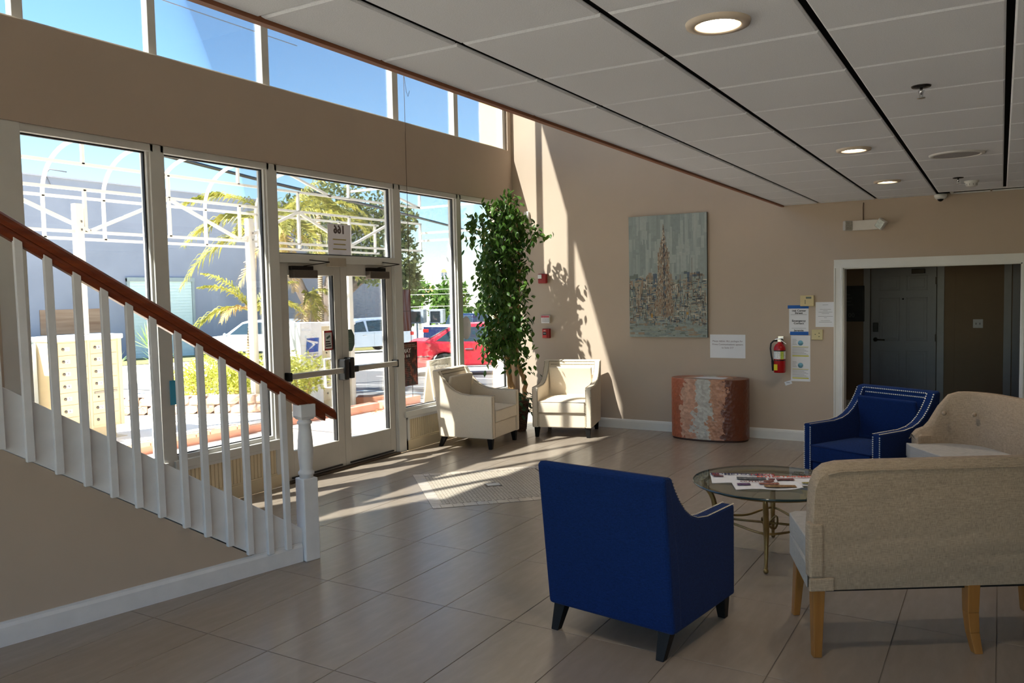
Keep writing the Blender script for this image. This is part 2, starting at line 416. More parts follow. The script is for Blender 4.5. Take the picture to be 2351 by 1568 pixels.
def six_panel(name, label, x0, x1, y, h=2.04, knob=True):
    d = sroot(name, label, 'door', (x0, y, 0)); W = x1 - x0
    MB().box(0, W, -.005, .03, .01, h).build('slab', DOORM, d)
    for cx in (.29, .71):
        for (z0, z1) in ((.22, .86), (1.0, 1.62), (1.72, 1.93)):
            a, b_ = W * cx - .135, W * cx + .135
            p = MB(); p.frustum((W * cx, -.005, (z0 + z1) / 2), (.135, .001), (W * cx, -.004, (z0 + z1) / 2), (.135, .001))
            p = MB(); p.box(a, b_, -.012, -.005, z0, z0 + .015); p.box(a, b_, -.012, -.005, z1 - .015, z1); p.box(a, a + .015, -.012, -.005, z0, z1); p.box(b_ - .015, b_, -.012, -.005, z0, z1)
            p.box(a + .04, b_ - .04, -.011, -.005, z0 + .04, z1 - .04)
            p.build('panel', DOORM, d, .004)
    c = MB(); c.box(-.1, -.01, -.022, 0, 0, h + .02); c.box(W + .01, W + .1, -.022, 0, 0, h + .02); c.box(-.1, W + .1, -.022, 0, h + .02, h + .1)
    c.build('casing', mat('grey_casing', (178, 178, 182), .45), d, .004)
    for z in (.25, 1.05, 1.85): MB().box(W - .012, W + .008, -.014, -.004, z - .05, z + .05).build('hinge', mat('dark_bronze', (52, 46, 42), .4, .8), d)
    return d
d3 = six_panel('door_3', 'grey six panel door with keypad lock at the end of the hallway', 4.23, 5.07, HY)
k = MB().box(.03, .1, -.04, -.005, 1.13, 1.26).build('keypad', BLACK, d3, .006)
lv = MB(); lv.tube([(.065, -.004, 1.02), (.065, -.05, 1.02)], .03, 12); lv.tube([(.065, -.055, 1.02), (.19, -.06, 1.015)], .011, 8); lv.build('lever_handle', mat('dark_nickel', (120, 116, 110), .3, 1.), d3)
MB().tube([(.42, -.001, 1.6), (.42, -.012, 1.6)], .012, 8).build('peephole', BLACK, d3)
MB().box(.53, .7, -.07, -.006, 1.955, 2.02).build('closer', mat('dark_bronze', (52, 46, 42), .4, .8), d3, .006)
d4 = six_panel('door_4', 'grey door at the right end of the hallway beyond the light switch', 5.98, 6.82, HY)
f = thing('framed_menu_board', 'dark framed board hanging in the hallway left of the grey door', 'picture', (3.99, HY - .004, 1.54))
q = MB(); q.box(-.26, .14, -.03, 0, -.24, .24); q.build('board', mat('board_black', (22, 24, 28), .5), f)
q = MB(); q.box(-.27, .15, -.04, 0, .23, .26); q.box(-.27, .15, -.04, 0, -.26, -.23); q.box(-.28, -.25, -.04, 0, -.26, .26); q.box(.125, .155, -.04, 0, -.26, .26); q.build('frame', BLACK, f, .004)
GREYINK = mat('grey_ink', (96, 96, 100), .8, var=0)
text('00', .09, GREYINK, f, TM((-.02, -.0315, -.17)))
for i, L in enumerate((.06, .09, .07, .1)): MB().box(-.1, -.1 + L, -.032, -.03, .13 - i * .05, .136 - i * .05).build('chalk_line', GREYINK, f)
ls = thing('light_switch', 'white double light switch on the dim hallway wall', 'light switch', (5.58, HY - .002, 1.25))
MB().box(-.06, .06, -.008, 0, -.06, .06).build('plate', mat('switch_white', (220, 218, 222), .4), ls, .004)
for x in (-.023, .023): MB().box(x - .006, x + .006, -.018, -.006, -.014, .012).build('toggle', mat('switch_dark', (120, 118, 120), .4), ls)

# ================================================================ SHOPFRONT
XI, XO = -.015, -.145           # inner and outer faces of the aluminium frame
MY = [(-6.86, -6.66), (-5.665, -5.5), (-4.455, -4.29), (-2.62, -2.45), (-1.375, -1.235), (-.17, -.13)]
HEADZ, SILLZ = 2.985, .46
def pane(parent, y0, y1, z0, z1, x=-.075):
    return MB().box(x - .004, x + .004, y0, y1, z0, z1).build('pane', GLASS, parent)
def gasket(parent, y0, y1, z0, z1):
    g = MB(); t = .012; x0, x1 = -.088, -.062
    g.box(x0, x1, y0, y1, z1 - t, z1); g.box(x0, x1, y1 - t, y1, z0, z1); g.box(x0, x1, y0, y0 + t, z0, z1); g.box(x0, x1, y0, y1, z0, z0 + t)
    g.build('gasket', DARKM, parent)
names = ['window left of the bay behind the stair rail', 'tall window between stair rail and doors', None, 'tall window with the red event poster right of the doors', 'narrow window in the corner behind the ficus tree']
win = {}
for i, nm in enumerate(names):
    y0, y1 = MY[i][1], MY[i + 1][0]
    if nm is None: continue
    r_ = sroot('window_%d' % (i + 1), nm, 'window'); win[i] = r_
    MB().box(XO, XI, y0 - .05, y1 + .05, HEADZ, ZB).build('head', ALU, r_, .004)
    MB().box(XO - .02, XI + .025, y0 - .05, y1 + .05, SILLZ - .07, SILLZ).build('sill', ALU, r_, .005)
    MB().box(-.125, -.03, y0, y1, SILLZ, SILLZ + .035).build('glazing_bead', ALU, r_, .003)
    pane(r_, y0, y1, SILLZ + .03, HEADZ); gasket(r_, y0, y1, SILLZ + .03, HEADZ)
r_ = sroot('window_7', 'added unseen shopfront window behind the staircase for fill light', 'window')  # unseen bay added out of view so more daylight reaches the interior
MB().box(XO, XI, -12.3, -8.9, HEADZ, ZB).build('head', ALU, r_); MB().box(XO, XI, -12.3, -8.9, .39, SILLZ).build('sill', ALU, r_); pane(r_, -12.3, -8.9, SILLZ, HEADZ)
for y in (-11.2, -10.05): MB().box(XO, XI, y - .06, y + .06, SILLZ, HEADZ).build('mullion', ALU, r_)
# mullions between the bays
mu = sroot('window_frame_posts', 'white aluminium mullions between the shopfront windows', 'window frame')
for i, (y0, y1) in enumerate(MY):
    lo = SILLZ - .07 if i in (0, 1, 4, 5) else 0
    q = MB()
    if i in (0, 5): q.box(XO, XI + .01, y0, y1, lo, ZB)
    else:
        q.box(XO, XI, y0 + .02, y1 - .02, lo, ZB); q.box(XO + .02, XI - .02, y0, y1, lo, ZB)
    q.build('mullion', ALU, mu, .004)
# knee wall panels under the windows
KN = MB()
for (y0, y1) in ((-6.86, -4.29), (-2.62, -.13)):
    KN.box(-.24, -.05, y0, y1, 0, SILLZ - .07)
struct(KN.build('wall_knee', CREAM), 'cream low wall under the shopfront windows', 'wall')
def bead(name, y0, y1, label):
    r_ = sroot(name, label, 'trim')
    q = MB(); y = y0; pts = []
    while y < y1 - .01:
        e = min(y + .04, y1); pts += [(y, -.048), (y + .004, -.03), (e - .004, -.03), (e, -.048)]; y = e
    n_ = len(pts)
    vs_ = [(p[1], p[0], .13) for p in pts] + [(p[1], p[0], SILLZ - .1) for p in pts]
    q.add(vs_, [(i, i + 1, n_ + i + 1, n_ + i) for i in range(n_ - 1)]); q.build('beadboard', CREAM, r_)
    MB().box(-.05, -.012, y0, y1, 0, .12).build('base_board', CREAM, r_, .004)
    MB().box(-.05, -.018, y0, y1, .12, .135).build('base_cap', CREAM, r_, .004)
    MB().box(-.05, -.01, y0, y1, SILLZ - .1, SILLZ - .07).build('top_rail', WHITE, r_, .004)
    for y in (y0, y1 - .035): MB().box(-.05, -.016, y, y + .035, 0, SILLZ - .08).build('end_stile', WHITE, r_, .003)
bead('trim_3', -5.62, -4.31, 'cream beadboard panel below the window behind the stair')
bead('trim_4', -2.44, -.15, 'cream beadboard panel below the windows behind the tan armchair')
# doors --------------------------------------------------------------------
DT = 2.13
fr = sroot('window_3', 'glass transom window over the entrance doors', 'window')
MB().box(XO, XI, -4.31, -2.6, DT + .0, DT + .085).build('transom_bar', ALU, fr, .004)
MB().box(XO, XI, -4.34, -2.57, HEADZ, ZB).build('head', ALU, fr, .004)
pane(fr, -4.29, -2.62, DT + .085, HEADZ); gasket(fr, -4.29, -2.62, DT + .085, HEADZ)
MB().box(-.16, .01, -4.3, -2.61, -.002, .018).build('threshold', mat('bronze_threshold', (92, 80, 66), .4, .7), fr, .004)
DY0, DYM, DY1 = -4.285, -3.46, -2.625
DOORW = mat('door_white_aluminium', (204, 199, 190), .4, var=.04)
for nm, y0, y1, lab, hinge in (('door_1', DY0, DYM - .003, 'left leaf of the white glass entrance doors with push bar', -1), ('door_2', DYM + .003, DY1, 'right leaf of the white glass entrance doors with green octagon sticker', 1)):
    d = sroot(nm, lab, 'door'); st = .095
    q = MB(); q.box(-.125, -.045, y0, y0 + st, .02, DT); q.box(-.125, -.045, y1 - st, y1, .02, DT); q.box(-.125, -.045, y0 + st, y1 - st, DT - .12, DT); q.box(-.125, -.045, y0 + st, y1 - st, .02, .30)
    q.build('stile_frame', DOORW, d, .003)
    pane(d, y0 + st, y1 - st, .30, DT - .12, -.085)
    g = MB(); g.box(-.1, -.055, y1 - st - .014, y1 - st, .3, DT - .12); g.build('gasket', DARKM, d)
    MB().box(-.045, -.03, y0 + .06, y1 - .06, .035, .05).build('sweep', DARKM, d)
    pb = MB().box(-.01, .035, y0 + .03, y1 - .06 if hinge < 0 else y1 - .03, 1.005, 1.06).build('push_bar', mat('bar_aluminium', (186, 180, 170), .35, .3), d, .006)
    if hinge < 0:
        MB().box(-.045, .035, y0 + .01, y0 + .04, .99, 1.075).build('bar_bracket', BLACK, d, .005)
        MB().box(-.045, .055, y1 - .075, y1 - .01, .93, 1.15).build('latch_case', BLACK, d, .012)
        hp = MB(); hp.tube([(-.12, y1 - .1, .85), (-.2, y1 - .1, .85), (-.2, y1 - .1, 1.15), (-.12, y1 - .1, 1.15)], .013, 8); hp.build('outer_pull', WHITE, d)
    else:
        MB().box(-.045, .035, y1 - .04, y1 - .01, .99, 1.075).build('bar_bracket', BLACK, d, .005)
        MB().box(-.045, .05, y0 + .005, y0 + .075, .94, 1.16).build('latch_case', BLACK, d, .012)
        MB().box(-.03, .04, y0 + .07, y0 + .15, 1.0, 1.065).build('latch_tongue', BLACK, d, .008)
    cy = y0 + .28 if hinge < 0 else y1 - .27
    MB().box(-.045, .03, cy - .17, cy + .15, DT - .15, DT - .07).build('closer_body', mat('closer_brown', (96, 86, 78), .45, .3), d, .008)
    MB().box(-.045, .0, cy - .17, cy + .12, DT - .07, DT - .03).build('closer_plate', mat('dark_bronze', (52, 46, 42), .4, .8), d, .004)
    a = MB(); a.bar((-.01, cy, DT - .03), (.06, cy + .28, DT + .01), .018, .008); a.bar((.06, cy + .28, DT + .012), (-.01, cy + .08, DT + .03), .018, .008); a.build('closer_arm', mat('dark_bronze', (52, 46, 42), .4, .8), d)
b = MB().box(-.045, .012, DYM - .2, DYM + .04, DT - .03, DT + .06).build('door_sensor', mat('sensor_beige', (176, 164, 146), .5), None, .006); tag(b, 'beige sensor box fixed over the meeting stiles of the entrance doors', 'sensor')
# clerestory -------------------------------------------------------------------
cl = sroot('window_6', 'row of high clerestory windows above the tan band', 'window')
CMY = [(-8.9, -8.82), (-7.70, -7.62), (-6.66, -6.58), (-5.60, -5.525), (-4.42, -4.335), (-2.53, -2.43), (-1.33, -1.24), (-.17, -.1)]
for (y0, y1) in CMY: MB().box(-.105, -.035, y0, y1, ZT, TOPZ).build('mullion', ALU, cl, .004)
MB().box(-.11, -.03, -8.9, -.1, ZT, ZT + .02).build('sill', ALU, cl, .003)
for i in range(len(CMY) - 1): pane(cl, CMY[i][1], CMY[i + 1][0], ZT + .02, TOPZ, -.07)
struct(MB().box(-.3, 0, -.1, 0, ZT, TOPZ).build('wall_corner_strip', WALL), 'tan wall strip in the corner beside the clerestory', 'wall')
# ================================================================ STAIR
S0 = V((1.80, -5.85, 0)); st_t = V((-.22348, -.97471, 0)); st_n = V((.97471, -.22348, 0))
SM = Matrix(((st_t.x, -st_n.x, 0, S0.x), (st_t.y, -st_n.y, 0, S0.y), (0, 0, 1, 0), (0, 0, 0, 1)))   # local x runs up the stair, local y away from the room, z up
def stair_root(o): o.matrix_world = SM; return o
SL = .655; Z_TOP0, Z_BOT0 = .19, -.148
EXT = 2.6
ws_ = sroot('wall_stair', 'brown sloping wall under the white stair stringer', 'wall'); stair_root(ws_)
q = MB(); q.prism([(.41, 0), (EXT, 0), (EXT, Z_BOT0 + SL * EXT), (.41, Z_BOT0 + SL * .41)], .004, .1, 'xz'); q.build('wall_face', WALL, ws_)
bs_ = sroot('baseboard_stair', 'scuffed white baseboard under the stair', 'baseboard'); stair_root(bs_)
q = MB(); q.prism([(-.012, 0), (-.012, .1), (-.004, .118), (-.004, .13), (.01, .13), (.01, 0)], .06, EXT, 'yz'); q.build('board', OLDWHITE, bs_)
stc = thing('staircase', 'white painted staircase climbing to the left of the entrance doors', 'staircase'); stair_root(stc)
q = MB(); q.prism([(.04, .13), (.41, .13), (EXT, Z_BOT0 + SL * EXT), (EXT, Z_TOP0 + SL * EXT), (.04, Z_TOP0 + SL * .04)], 0, .04, 'xz'); q.build('stringer', OLDWHITE, stc, .003)
q = MB(); q.prism([(.04, .0), (.41, .0), (EXT, Z_BOT0 + SL * EXT), (EXT, Z_TOP0 + SL * EXT), (.04, Z_TOP0 + SL * .04)], .93, .97, 'xz'); q.build('stringer', OLDWHITE, stc, .003)
TREAD = wood('stair_tread', (120, 74, 44), (150, 98, 60), .4)
for k in range(9):
    x0 = .06 + k * .275; z1 = .0 + (k + 1) * .18
    if k == 0: continue
    x0 = .06 + k * .275; z = SL * (x0 + .1) + .06
    MB().box(x0, x0 + .3, .04, .93, z - .035, z).build('tread', TREAD, stc, .006)
    MB().box(x0 + .02, x0 + .04, .04, .93, z - .18, z - .035).build('riser', OLDWHITE, stc)
MB().box(.06, .37, .04, .93, .13, .165).build('tread', TREAD, stc, .006); MB().box(.08, .1, .04, .93, 0, .13).build('riser', OLDWHITE, stc)
rl = thing('stair_railing', 'stair railing with reddish wooden handrail, white balusters and newel post', 'railing'); stair_root(rl)
RAILW = wood('red_handrail_wood', (104, 40, 16), (138, 62, 28), .28, 26.)
rz0 = 1.155; rs = .637
def rail_sec(pts, s0, s1, z_off):
    q_ = MB(); n_ = len(pts); vs_ = []
    for s_ in (s0, s1):
        for (y, z) in pts: vs_.append((s_, y, rz0 + rs * s_ + z_off + z))
    q_.add(vs_, [tuple(range(n_ - 1, -1, -1)), tuple(range(n_, 2 * n_))] + [(i, (i + 1) % n_, n_ + (i + 1) % n_, n_ + i) for i in range(n_)]); return q_
YC = .012
hand = [(-.038, -.072), (-.04, -.045), (-.036, -.02), (-.022, -.003), (0, 0), (.022, -.003), (.036, -.02), (.04, -.045), (.038, -.072)]
rail_sec([(y + YC, z) for y, z in hand], -.235, 2.7, 0).build('handrail', RAILW, rl, .004)
rail_sec([(-.028 + YC, -.125), (-.034 + YC, -.095), (-.03 + YC, -.07), (.03 + YC, -.07), (.034 + YC, -.095), (.028 + YC, -.125)], -.15, 2.7, 0).build('rail_moulding', RAILW, rl, .004)
bsx = [1.945, 1.81, 1.676, 1.538, 1.398, 1.26, 1.127, .998, .853, .722, .58, .446, .303, .171]
for s_ in bsx:
    zb = max(.112, Z_BOT0 + SL * s_ + .0); zt = rz0 + rs * s_ - .1
    q = MB(); w_ = .0205
    q.add([(s_ - w_, -.032, zb), (s_ + w_, -.032, zb), (s_ + w_, .0, zb), (s_ - w_, .0, zb), (s_ - w_ + .006, -.028, zt - .013), (s_ + w_ + .006, -.028, zt + .013), (s_ + w_ + .006, .004, zt + .013), (s_ - w_ + .006, .004, zt - .013)],
          [(0, 3, 2, 1), (4, 5, 6, 7), (0, 1, 5, 4), (1, 2, 6, 5), (2, 3, 7, 6), (3, 0, 4, 7)])
    q.build('baluster', OLDWHITE, rl, .003)
nw = MB(); nw.box(-.055, .055, -.045, .065, 0, .565); Mn = Matrix.Translation((0, .01, 0))
nw.build('newel_base', OLDWHITE, rl, .006)
nw = MB(); nw.lathe([(.046, .56), (.046, .585), (.054, .59), (.054, .605), (.044, .615), (.043, .63), (.05, .70), (.053, .76), (.05, .83), (.043, .9), (.041, .93), (.05, .935), (.05, .95), (.042, .955), (.042, .97)], 20, Mn); nw.build('newel_turning', OLDWHITE, rl)
nw = MB(); nw.frustum((0, .01, .965), (.042, .042), (0, .01, .985), (.056, .056)); nw.box(-.056, .056, -.046, .066, .985, 1.07); nw.build('newel_cap', OLDWHITE, rl, .004)

# ================================================================ ARMCHAIRS
LEGB = mat('black_leg', (16, 14, 14), .55, var=.1, spec=.25)
NAIL = mat('nickel_nail', (206, 200, 188), .3, .85, var=.05)
NAILT = mat('antique_nail', (132, 118, 98), .4, .7, var=.05)
TAN = fabric('tan_linen', (234, 220, 200), contrast=.1)
BLUE = fabric('navy_linen', (18, 42, 92), contrast=.4)
def armchair(name, label, loc, rz, fab, group):
    c = thing(name, label, 'armchair', loc, rz, group); c.scale = (1.1, 1.06, 1.035)
    slab = [(-.315, .12), (-.395, .868), (-.375, .878), (-.325, .872), (-.245, .42), (-.225, .12)]
    b = MB(); b.prism(slab, -.34, .34, 'yz'); b.build('back', fab, c, .018, 3)
    top = [(.345, .6), (.05, .603), (-.05, .618), (-.12, .645), (-.18, .685), (-.235, .74), (-.28, .80), (-.32, .871)]
    prof_ = [(.345, .12)] + top + [(-.35, .868), (-.29, .12)]
    for sx in (-1, 1):
        a = MB(); a.prism(prof_, sx * .339, sx * .268, 'yz'); a.build('arm', fab, c, .012, 3)
    MB().box(-.268, .268, -.28, .335, .12, .292).build('seat_base', fab, c, .012)
    cu_ = MB()
    n_ = 8
    for (z, ins) in ((.296, .012), (.31, 0), (.425, 0), (.44, .012)): pass
    G = 6; vs_ = []; fs = []
    def crown(u, v): return .035 * (1 - abs(2 * u - 1) ** 2.5) * (1 - abs(2 * v - 1) ** 2.5)
    for j in range(G + 1):
        for i in range(G + 1):
            u, v = i / G, j / G; vs_.append((-.264 + .528 * u, -.235 + .59 * v, .432 + crown(u, v)))
    k0 = len(vs_)
    for j in range(G + 1):
        for i in range(G + 1):
            u, v = i / G, j / G; vs_.append((-.264 + .528 * u, -.235 + .59 * v, .296))
    for j in range(G):
        for i in range(G):
            a_ = j * (G + 1) + i; fs.append((a_, a_ + 1, a_ + G + 2, a_ + G + 1)); fs.append((k0 + a_, k0 + a_ + G + 1, k0 + a_ + G + 2, k0 + a_ + 1))
    ring = [i for i in range(G + 1)] + [j * (G + 1) + G for j in range(1, G + 1)] + [G * (G + 1) + i for i in range(G - 1, -1, -1)] + [j * (G + 1) for j in range(G - 1, 0, -1)]
    for a_, b_ in zip(ring, ring[1:] + ring[:1]): fs.append((a_, k0 + a_, k0 + b_, b_))
    cu_.add(vs_, fs, True); s_ = cu_.build('seat_cushion', fab, c, .014, 3)
    pp = MB()
    for z in (.428, .305): pp.tube([(-.262, -.2, z), (-.262, .356, z), (.262, .356, z), (.262, -.2, z)], .005, 6)
    pp.build('piping', fab, s_)
    bp = MB(); Mb = Matrix.Translation((0, -.262, .60)) @ Matrix.Rotation(R(-9.5), 4, 'X'); bp.box(-.255, .255, 0, .035, -.2, .205, Mb); bp.build('back_cushion', fab, c, .02, 3)
    for sx in (-1, 1):
        L = MB(); L.frustum((sx * .295, .30, 0), (.019, .019), (sx * .29, .295, .125), (.031, .031)); L.build('leg', LEGB, c, .003)
        L = MB(); L.frustum((sx * .285, -.33, 0), (.019, .019), (sx * .285, -.27, .125), (.031, .031)); L.build('leg', LEGB, c, .003)
    nl = MB()
    def stud(p, nrm):
        nv = V(nrm).normalized(); a = nv.orthogonal().normalized(); b_ = nv.cross(a); p = V(p); r_ = .0062
        nl.add([p + nv * .004] + [p + (a * math.cos(k * 1.0472) + b_ * math.sin(k * 1.0472)) * r_ for k in range(6)], [(0, 1 + k, 1 + (k + 1) % 6) for k in range(6)], True)
    for sx in (-1, 1):
        for xo in (.331, .276):
            z = .145
            while z < .59: stud((sx * xo, .346, z), (0, 1, 0)); z += .0165
            for (y0, z0), (y1, z1) in zip(top, top[1:]):
                L = math.hypot(y1 - y0, z1 - z0); n2 = max(1, int(L / .0165)); nx, nz = -(z1 - z0), (y1 - y0)
                if nz < 0: nx, nz = -nx, -nz
                for k in range(n2):
                    t = k / n2; stud((sx * xo, y0 + (y1 - y0) * t + nx / L * .001, z0 + (z1 - z0) * t + nz / L * .001), (0, nx, nz))
    for z, hw in ((.858, .31), (.822, .262)):
        x = -hw
        while x <= hw: stud((x, -.322 - (.858 - z) * -.16 + .0035, z), (0, 1, .15)); x += .0165
    o_ = nl.build('nailhead_trim', NAIL if fab is BLUE else NAILT, c, flip=False); o_['kind'] = 'stuff'
    return c
gt = 'tan armchairs in the window corner'; gb = 'blue armchairs around the glass table'
armchair('armchair', 'tan linen armchair with nailhead trim against the window, facing right', (.47, -1.69, 0), R(-90 + 6), TAN, gt)
armchair('armchair', 'tan linen armchair with nailhead trim against the back wall, facing the room', (1.12, -.62, 0), R(180 + 15.5), TAN, gt)
armchair('armchair', 'navy blue armchair in the foreground seen from behind', (4.195, -5.79, 0), R(-8.3), BLUE, gb)
armchair('armchair', 'navy blue armchair with nailhead trim facing the glass table, beside the hallway opening', (4.90, -2.42, 0), R(180 - 29), BLUE, gb)

# ================================================================ SETTEES
BEI = fabric('beige_tweed', (166, 146, 124), weave=500, contrast=.3)
BEIF = fabric('beige_tweed_slack', (166, 146, 124), weave=500, contrast=.3, bump=.55, folds=1.0)
PALE = fabric('pale_seat_cloth', (176, 172, 166), weave=400, contrast=.12)
OAK = wood('golden_oak', (138, 90, 38), (162, 110, 52), .4, 20., 'z')
def settee(name, label, loc, rz, outer, ST=.82):
    c = thing(name, label, 'settee', loc, rz, 'beige settees around the glass table')
    path = [(x, 0) for x in (0, .02, .06, .12, .25, .4, ST * .65, ST * .85, ST)]
    for k in range(1, 9):
        a = R(90) * k / 8; path.append((ST + .36 * math.sin(a), .36 - .36 * math.cos(a)))
    path += [(ST + .36, .4), (ST + .36, .46), (ST + .36, .5)]
    def ztop(i):
        if i <= 3: return (.86, .915, .945, .957)[i]
        if i <= 12: return .96
        return {13: .955, 14: .93, 15: .84, 16: .72, 17: .68, 18: .66, 19: .62}[min(i, 19)]
    n_ = len(path); T = .095; vs_ = []
    for i, (x, y) in enumerate(path):
        a, b_ = V(path[max(i - 1, 0)]), V(path[min(i + 1, n_ - 1)]); t = (b_ - a).normalized(); nn_ = V((-t.y, t.x))
        z1 = ztop(i); zm = .40
        for (off, z, lean) in ((0, .335, 0), (0, .62, -.0), (0, z1 - .03, -.03), (.02, z1, -.03), (T - .02, z1, -.03), (T, z1 - .03, -.03), (T, .62, 0), (T, .335, 0)):
            p = V((x, y)) + nn_ * (off + lean); vs_.append((p.x, p.y, z))
    fs = []
    for i in range(n_ - 1):
        for k in range(8): fs.append((i * 8 + k, i * 8 + (k + 1) % 8, (i + 1) * 8 + (k + 1) % 8, (i + 1) * 8 + k))
    fs += [tuple(range(7, -1, -1)), tuple((n_ - 1) * 8 + k for k in range(8))]
    q_ = MB(); q_.add(vs_, fs, True); bk = q_.build('back', outer, c, .012, 2)
    pts = []
    for i in range(2, n_):
        p = V(vs_[i * 8 + 2]); a = V(vs_[i * 8 + 2]) - V(vs_[i * 8 + 5]); a.normalize(); pts.append(p + a * .002 + V((0, 0, -.01)))
    pi_ = MB(); pi_.tube(pts, .0045, 6); pi_.build('piping', outer, bk)
    inner = []
    for i, (x, y) in enumerate(path):
        a, b_ = V(path[max(i - 1, 0)]), V(path[min(i + 1, n_ - 1)]); t = (b_ - a).normalized(); nn_ = V((-t.y, t.x)); p = V((x, y)) + nn_ * (T - .01); inner.append((p.x, p.y))
    seat = [(-.015, .03)] + inner[1:] + [(ST + .33, .56), (ST + .2, .6), (.14, .6), (.1, .57)]
    q_ = MB(); q_.prism(seat, .33, .455); q_.build('seat_rail', PALE, c, .012, 2)
    q_ = MB(); q_.prism([(x + (.012 if x < .01 else 0), y) for x, y in seat], .455, .56); q_.build('seat_cushion', PALE, c, .03, 3)
    q_ = MB(); q_.box(-.02, .05, -.012, .05, .40, .665); q_.build('end_band', outer, c, .012, 2)
    q_ = MB(); q_.box(-.022, .10, -.014, .0, .335, .40); q_.build('skirt_patch', outer, c, .01, 2)
    q_ = MB(); q_.prism([(.08, .04), (ST, .03), (ST + .28, .3), (ST + .28, .54), (.16, .54)], .315, .335); q_.build('underside', BLACK, c)
    for row, z in enumerate((.84, .72)):
        for k in range(4 if row == 0 else 4):
            x = .16 + k * .2 + row * .0; b_ = MB(); b_.sphere((x, T - .002 - (.03 if z > .8 else .02), z), .019, 10, 6, (1, .5, 1)); b_.build('button', outer, c)
    for k, (px, py) in enumerate(((ST + .13, .13), (ST + .24, .3))):
        b_ = MB(); b_.sphere((px - .02, py + .02, .8), .018, 10, 6); b_.build('button', outer, c)
    L = MB(); L.frustum((.03, .03, 0), (.02, .02), (.035, .035, .34), (.03, .026)); L.build('leg', OAK, c, .004)
    L = MB(); L.frustum((.125, .545, 0), (.018, .018), (.15, .54, .34), (.028, .026)); L.build('leg', OAK, c, .004)
    L = MB()
    pr = [(0, .34, .03), (.0, .2, .027), (.01, .1, .024), (.035, 0, .02)]
    for (a, z, r_), (a2, z2, r2) in zip(pr, pr[1:]): L.frustum((.79 + a2 * .6, .03 - a2 * .6, z2), (r2, r2), (.79 + a * .6, .03 - a * .6, z), (r_, r_))
    L.build('leg', OAK, c, .003)
    L = MB(); L.frustum((ST + .28, .5, 0), (.018, .018), (ST + .26, .5, .34), (.028, .026)); L.build('leg', OAK, c, .004)
    return c
settee('settee', 'beige one armed settee in the right foreground seen from behind', (5.09, -5.83, 0), math.atan2(.541, .841), BEIF, 1.1)
# the far settee is seen from its seat side; sitter's right end is the far end
fx, fy = -.824, -.566
settee('settee', 'beige settee with buttoned back and low arm facing the glass table', (5.74 + 1.05 * .566, -2.60 - 1.05 * .824, 0), math.atan2(-fx, fy), BEI)

# ================================================================ COFFEE TABLE
TG = glass_mat('table_glass', (.84, .90, .87), 1.0); TGE = mat('glass_edge', (18, 52, 56), .08, var=.1, spec=.8)
BRASS = mat('aged_brass', (150, 124, 78), .35, .75, var=.15, vs=20)
tx, ty, tz, tr_ = 4.53, -4.33, .5, .505
tb = thing('coffee_table', 'round glass coffee table on a scrolled antique brass frame', 'table', (tx, ty, 0))
q = MB(); q.lathe([(.0001, tz), (tr_ - .004, tz)], 64, None, False, 0, False); q.lathe([(.0001, tz - .014), (tr_ - .004, tz - .014)], 64, None, False, 0, False); top_ = q.build('glass_top', TG, tb)
q = MB(); q.lathe([(tr_ - .004, tz - .014), (tr_, tz - .010), (tr_, tz - .004), (tr_ - .004, tz)], 64, None, True, 0, False); q.build('glass_edge', TGE, top_)
ring = MB(); ring.tube([(.43 * math.cos(a), .43 * math.sin(a), tz - .028) for a in [2 * math.pi * k / 40 for k in range(40)]], .011, 8, True); ring.build('apron_ring', BRASS, tb)
for k in range(4):
    a = R(-80 + 90 * k); ca, sa = math.cos(a), math.sin(a)
    prof_ = [(.44, tz - .02, .014), (.425, .44, .017), (.385, .385, .018), (.37, .35, .017), (.36, .30, .02), (.345, .24, .018), (.345, .2, .016), (.36, .11, .013), (.39, .03, .011), (.4, .0, .011)]
    pts = [(r_ * ca, r_ * sa, max(z, .012)) for r_, z, _ in prof_]
    L = MB(); L.tube(pts, [p[2] for p in prof_], 8); L.sphere((.4 * ca, .4 * sa, .016), .017, 10, 6); L.build('leg', BRASS, tb)
    a2 = a + R(90); arc = []
    for t in range(11):
        u = t / 10; aa = a + R(90) * u; r_ = .345 - .12 * math.sin(math.pi * u); arc.append((r_ * math.cos(aa), r_ * math.sin(aa), .235 - .02 * math.sin(math.pi * u)))
    s_ = MB(); s_.tube(arc, .008, 8); s_.build('stretcher', BRASS, tb)
kn = MB(); kn.tube([(.05 * math.cos(t), .05 * math.sin(t), .22 + .035 * math.sin(2 * t)) for t in [2 * math.pi * i / 24 for i in range(24)]], .007, 6, True)
kn.tube([(-.24, -.02, .215), (.24, .02, .215)], .008, 6); kn.tube([(.02, -.24, .2), (-.02, .24, .2)], .008, 6); kn.build('centre_knot', BRASS, tb)
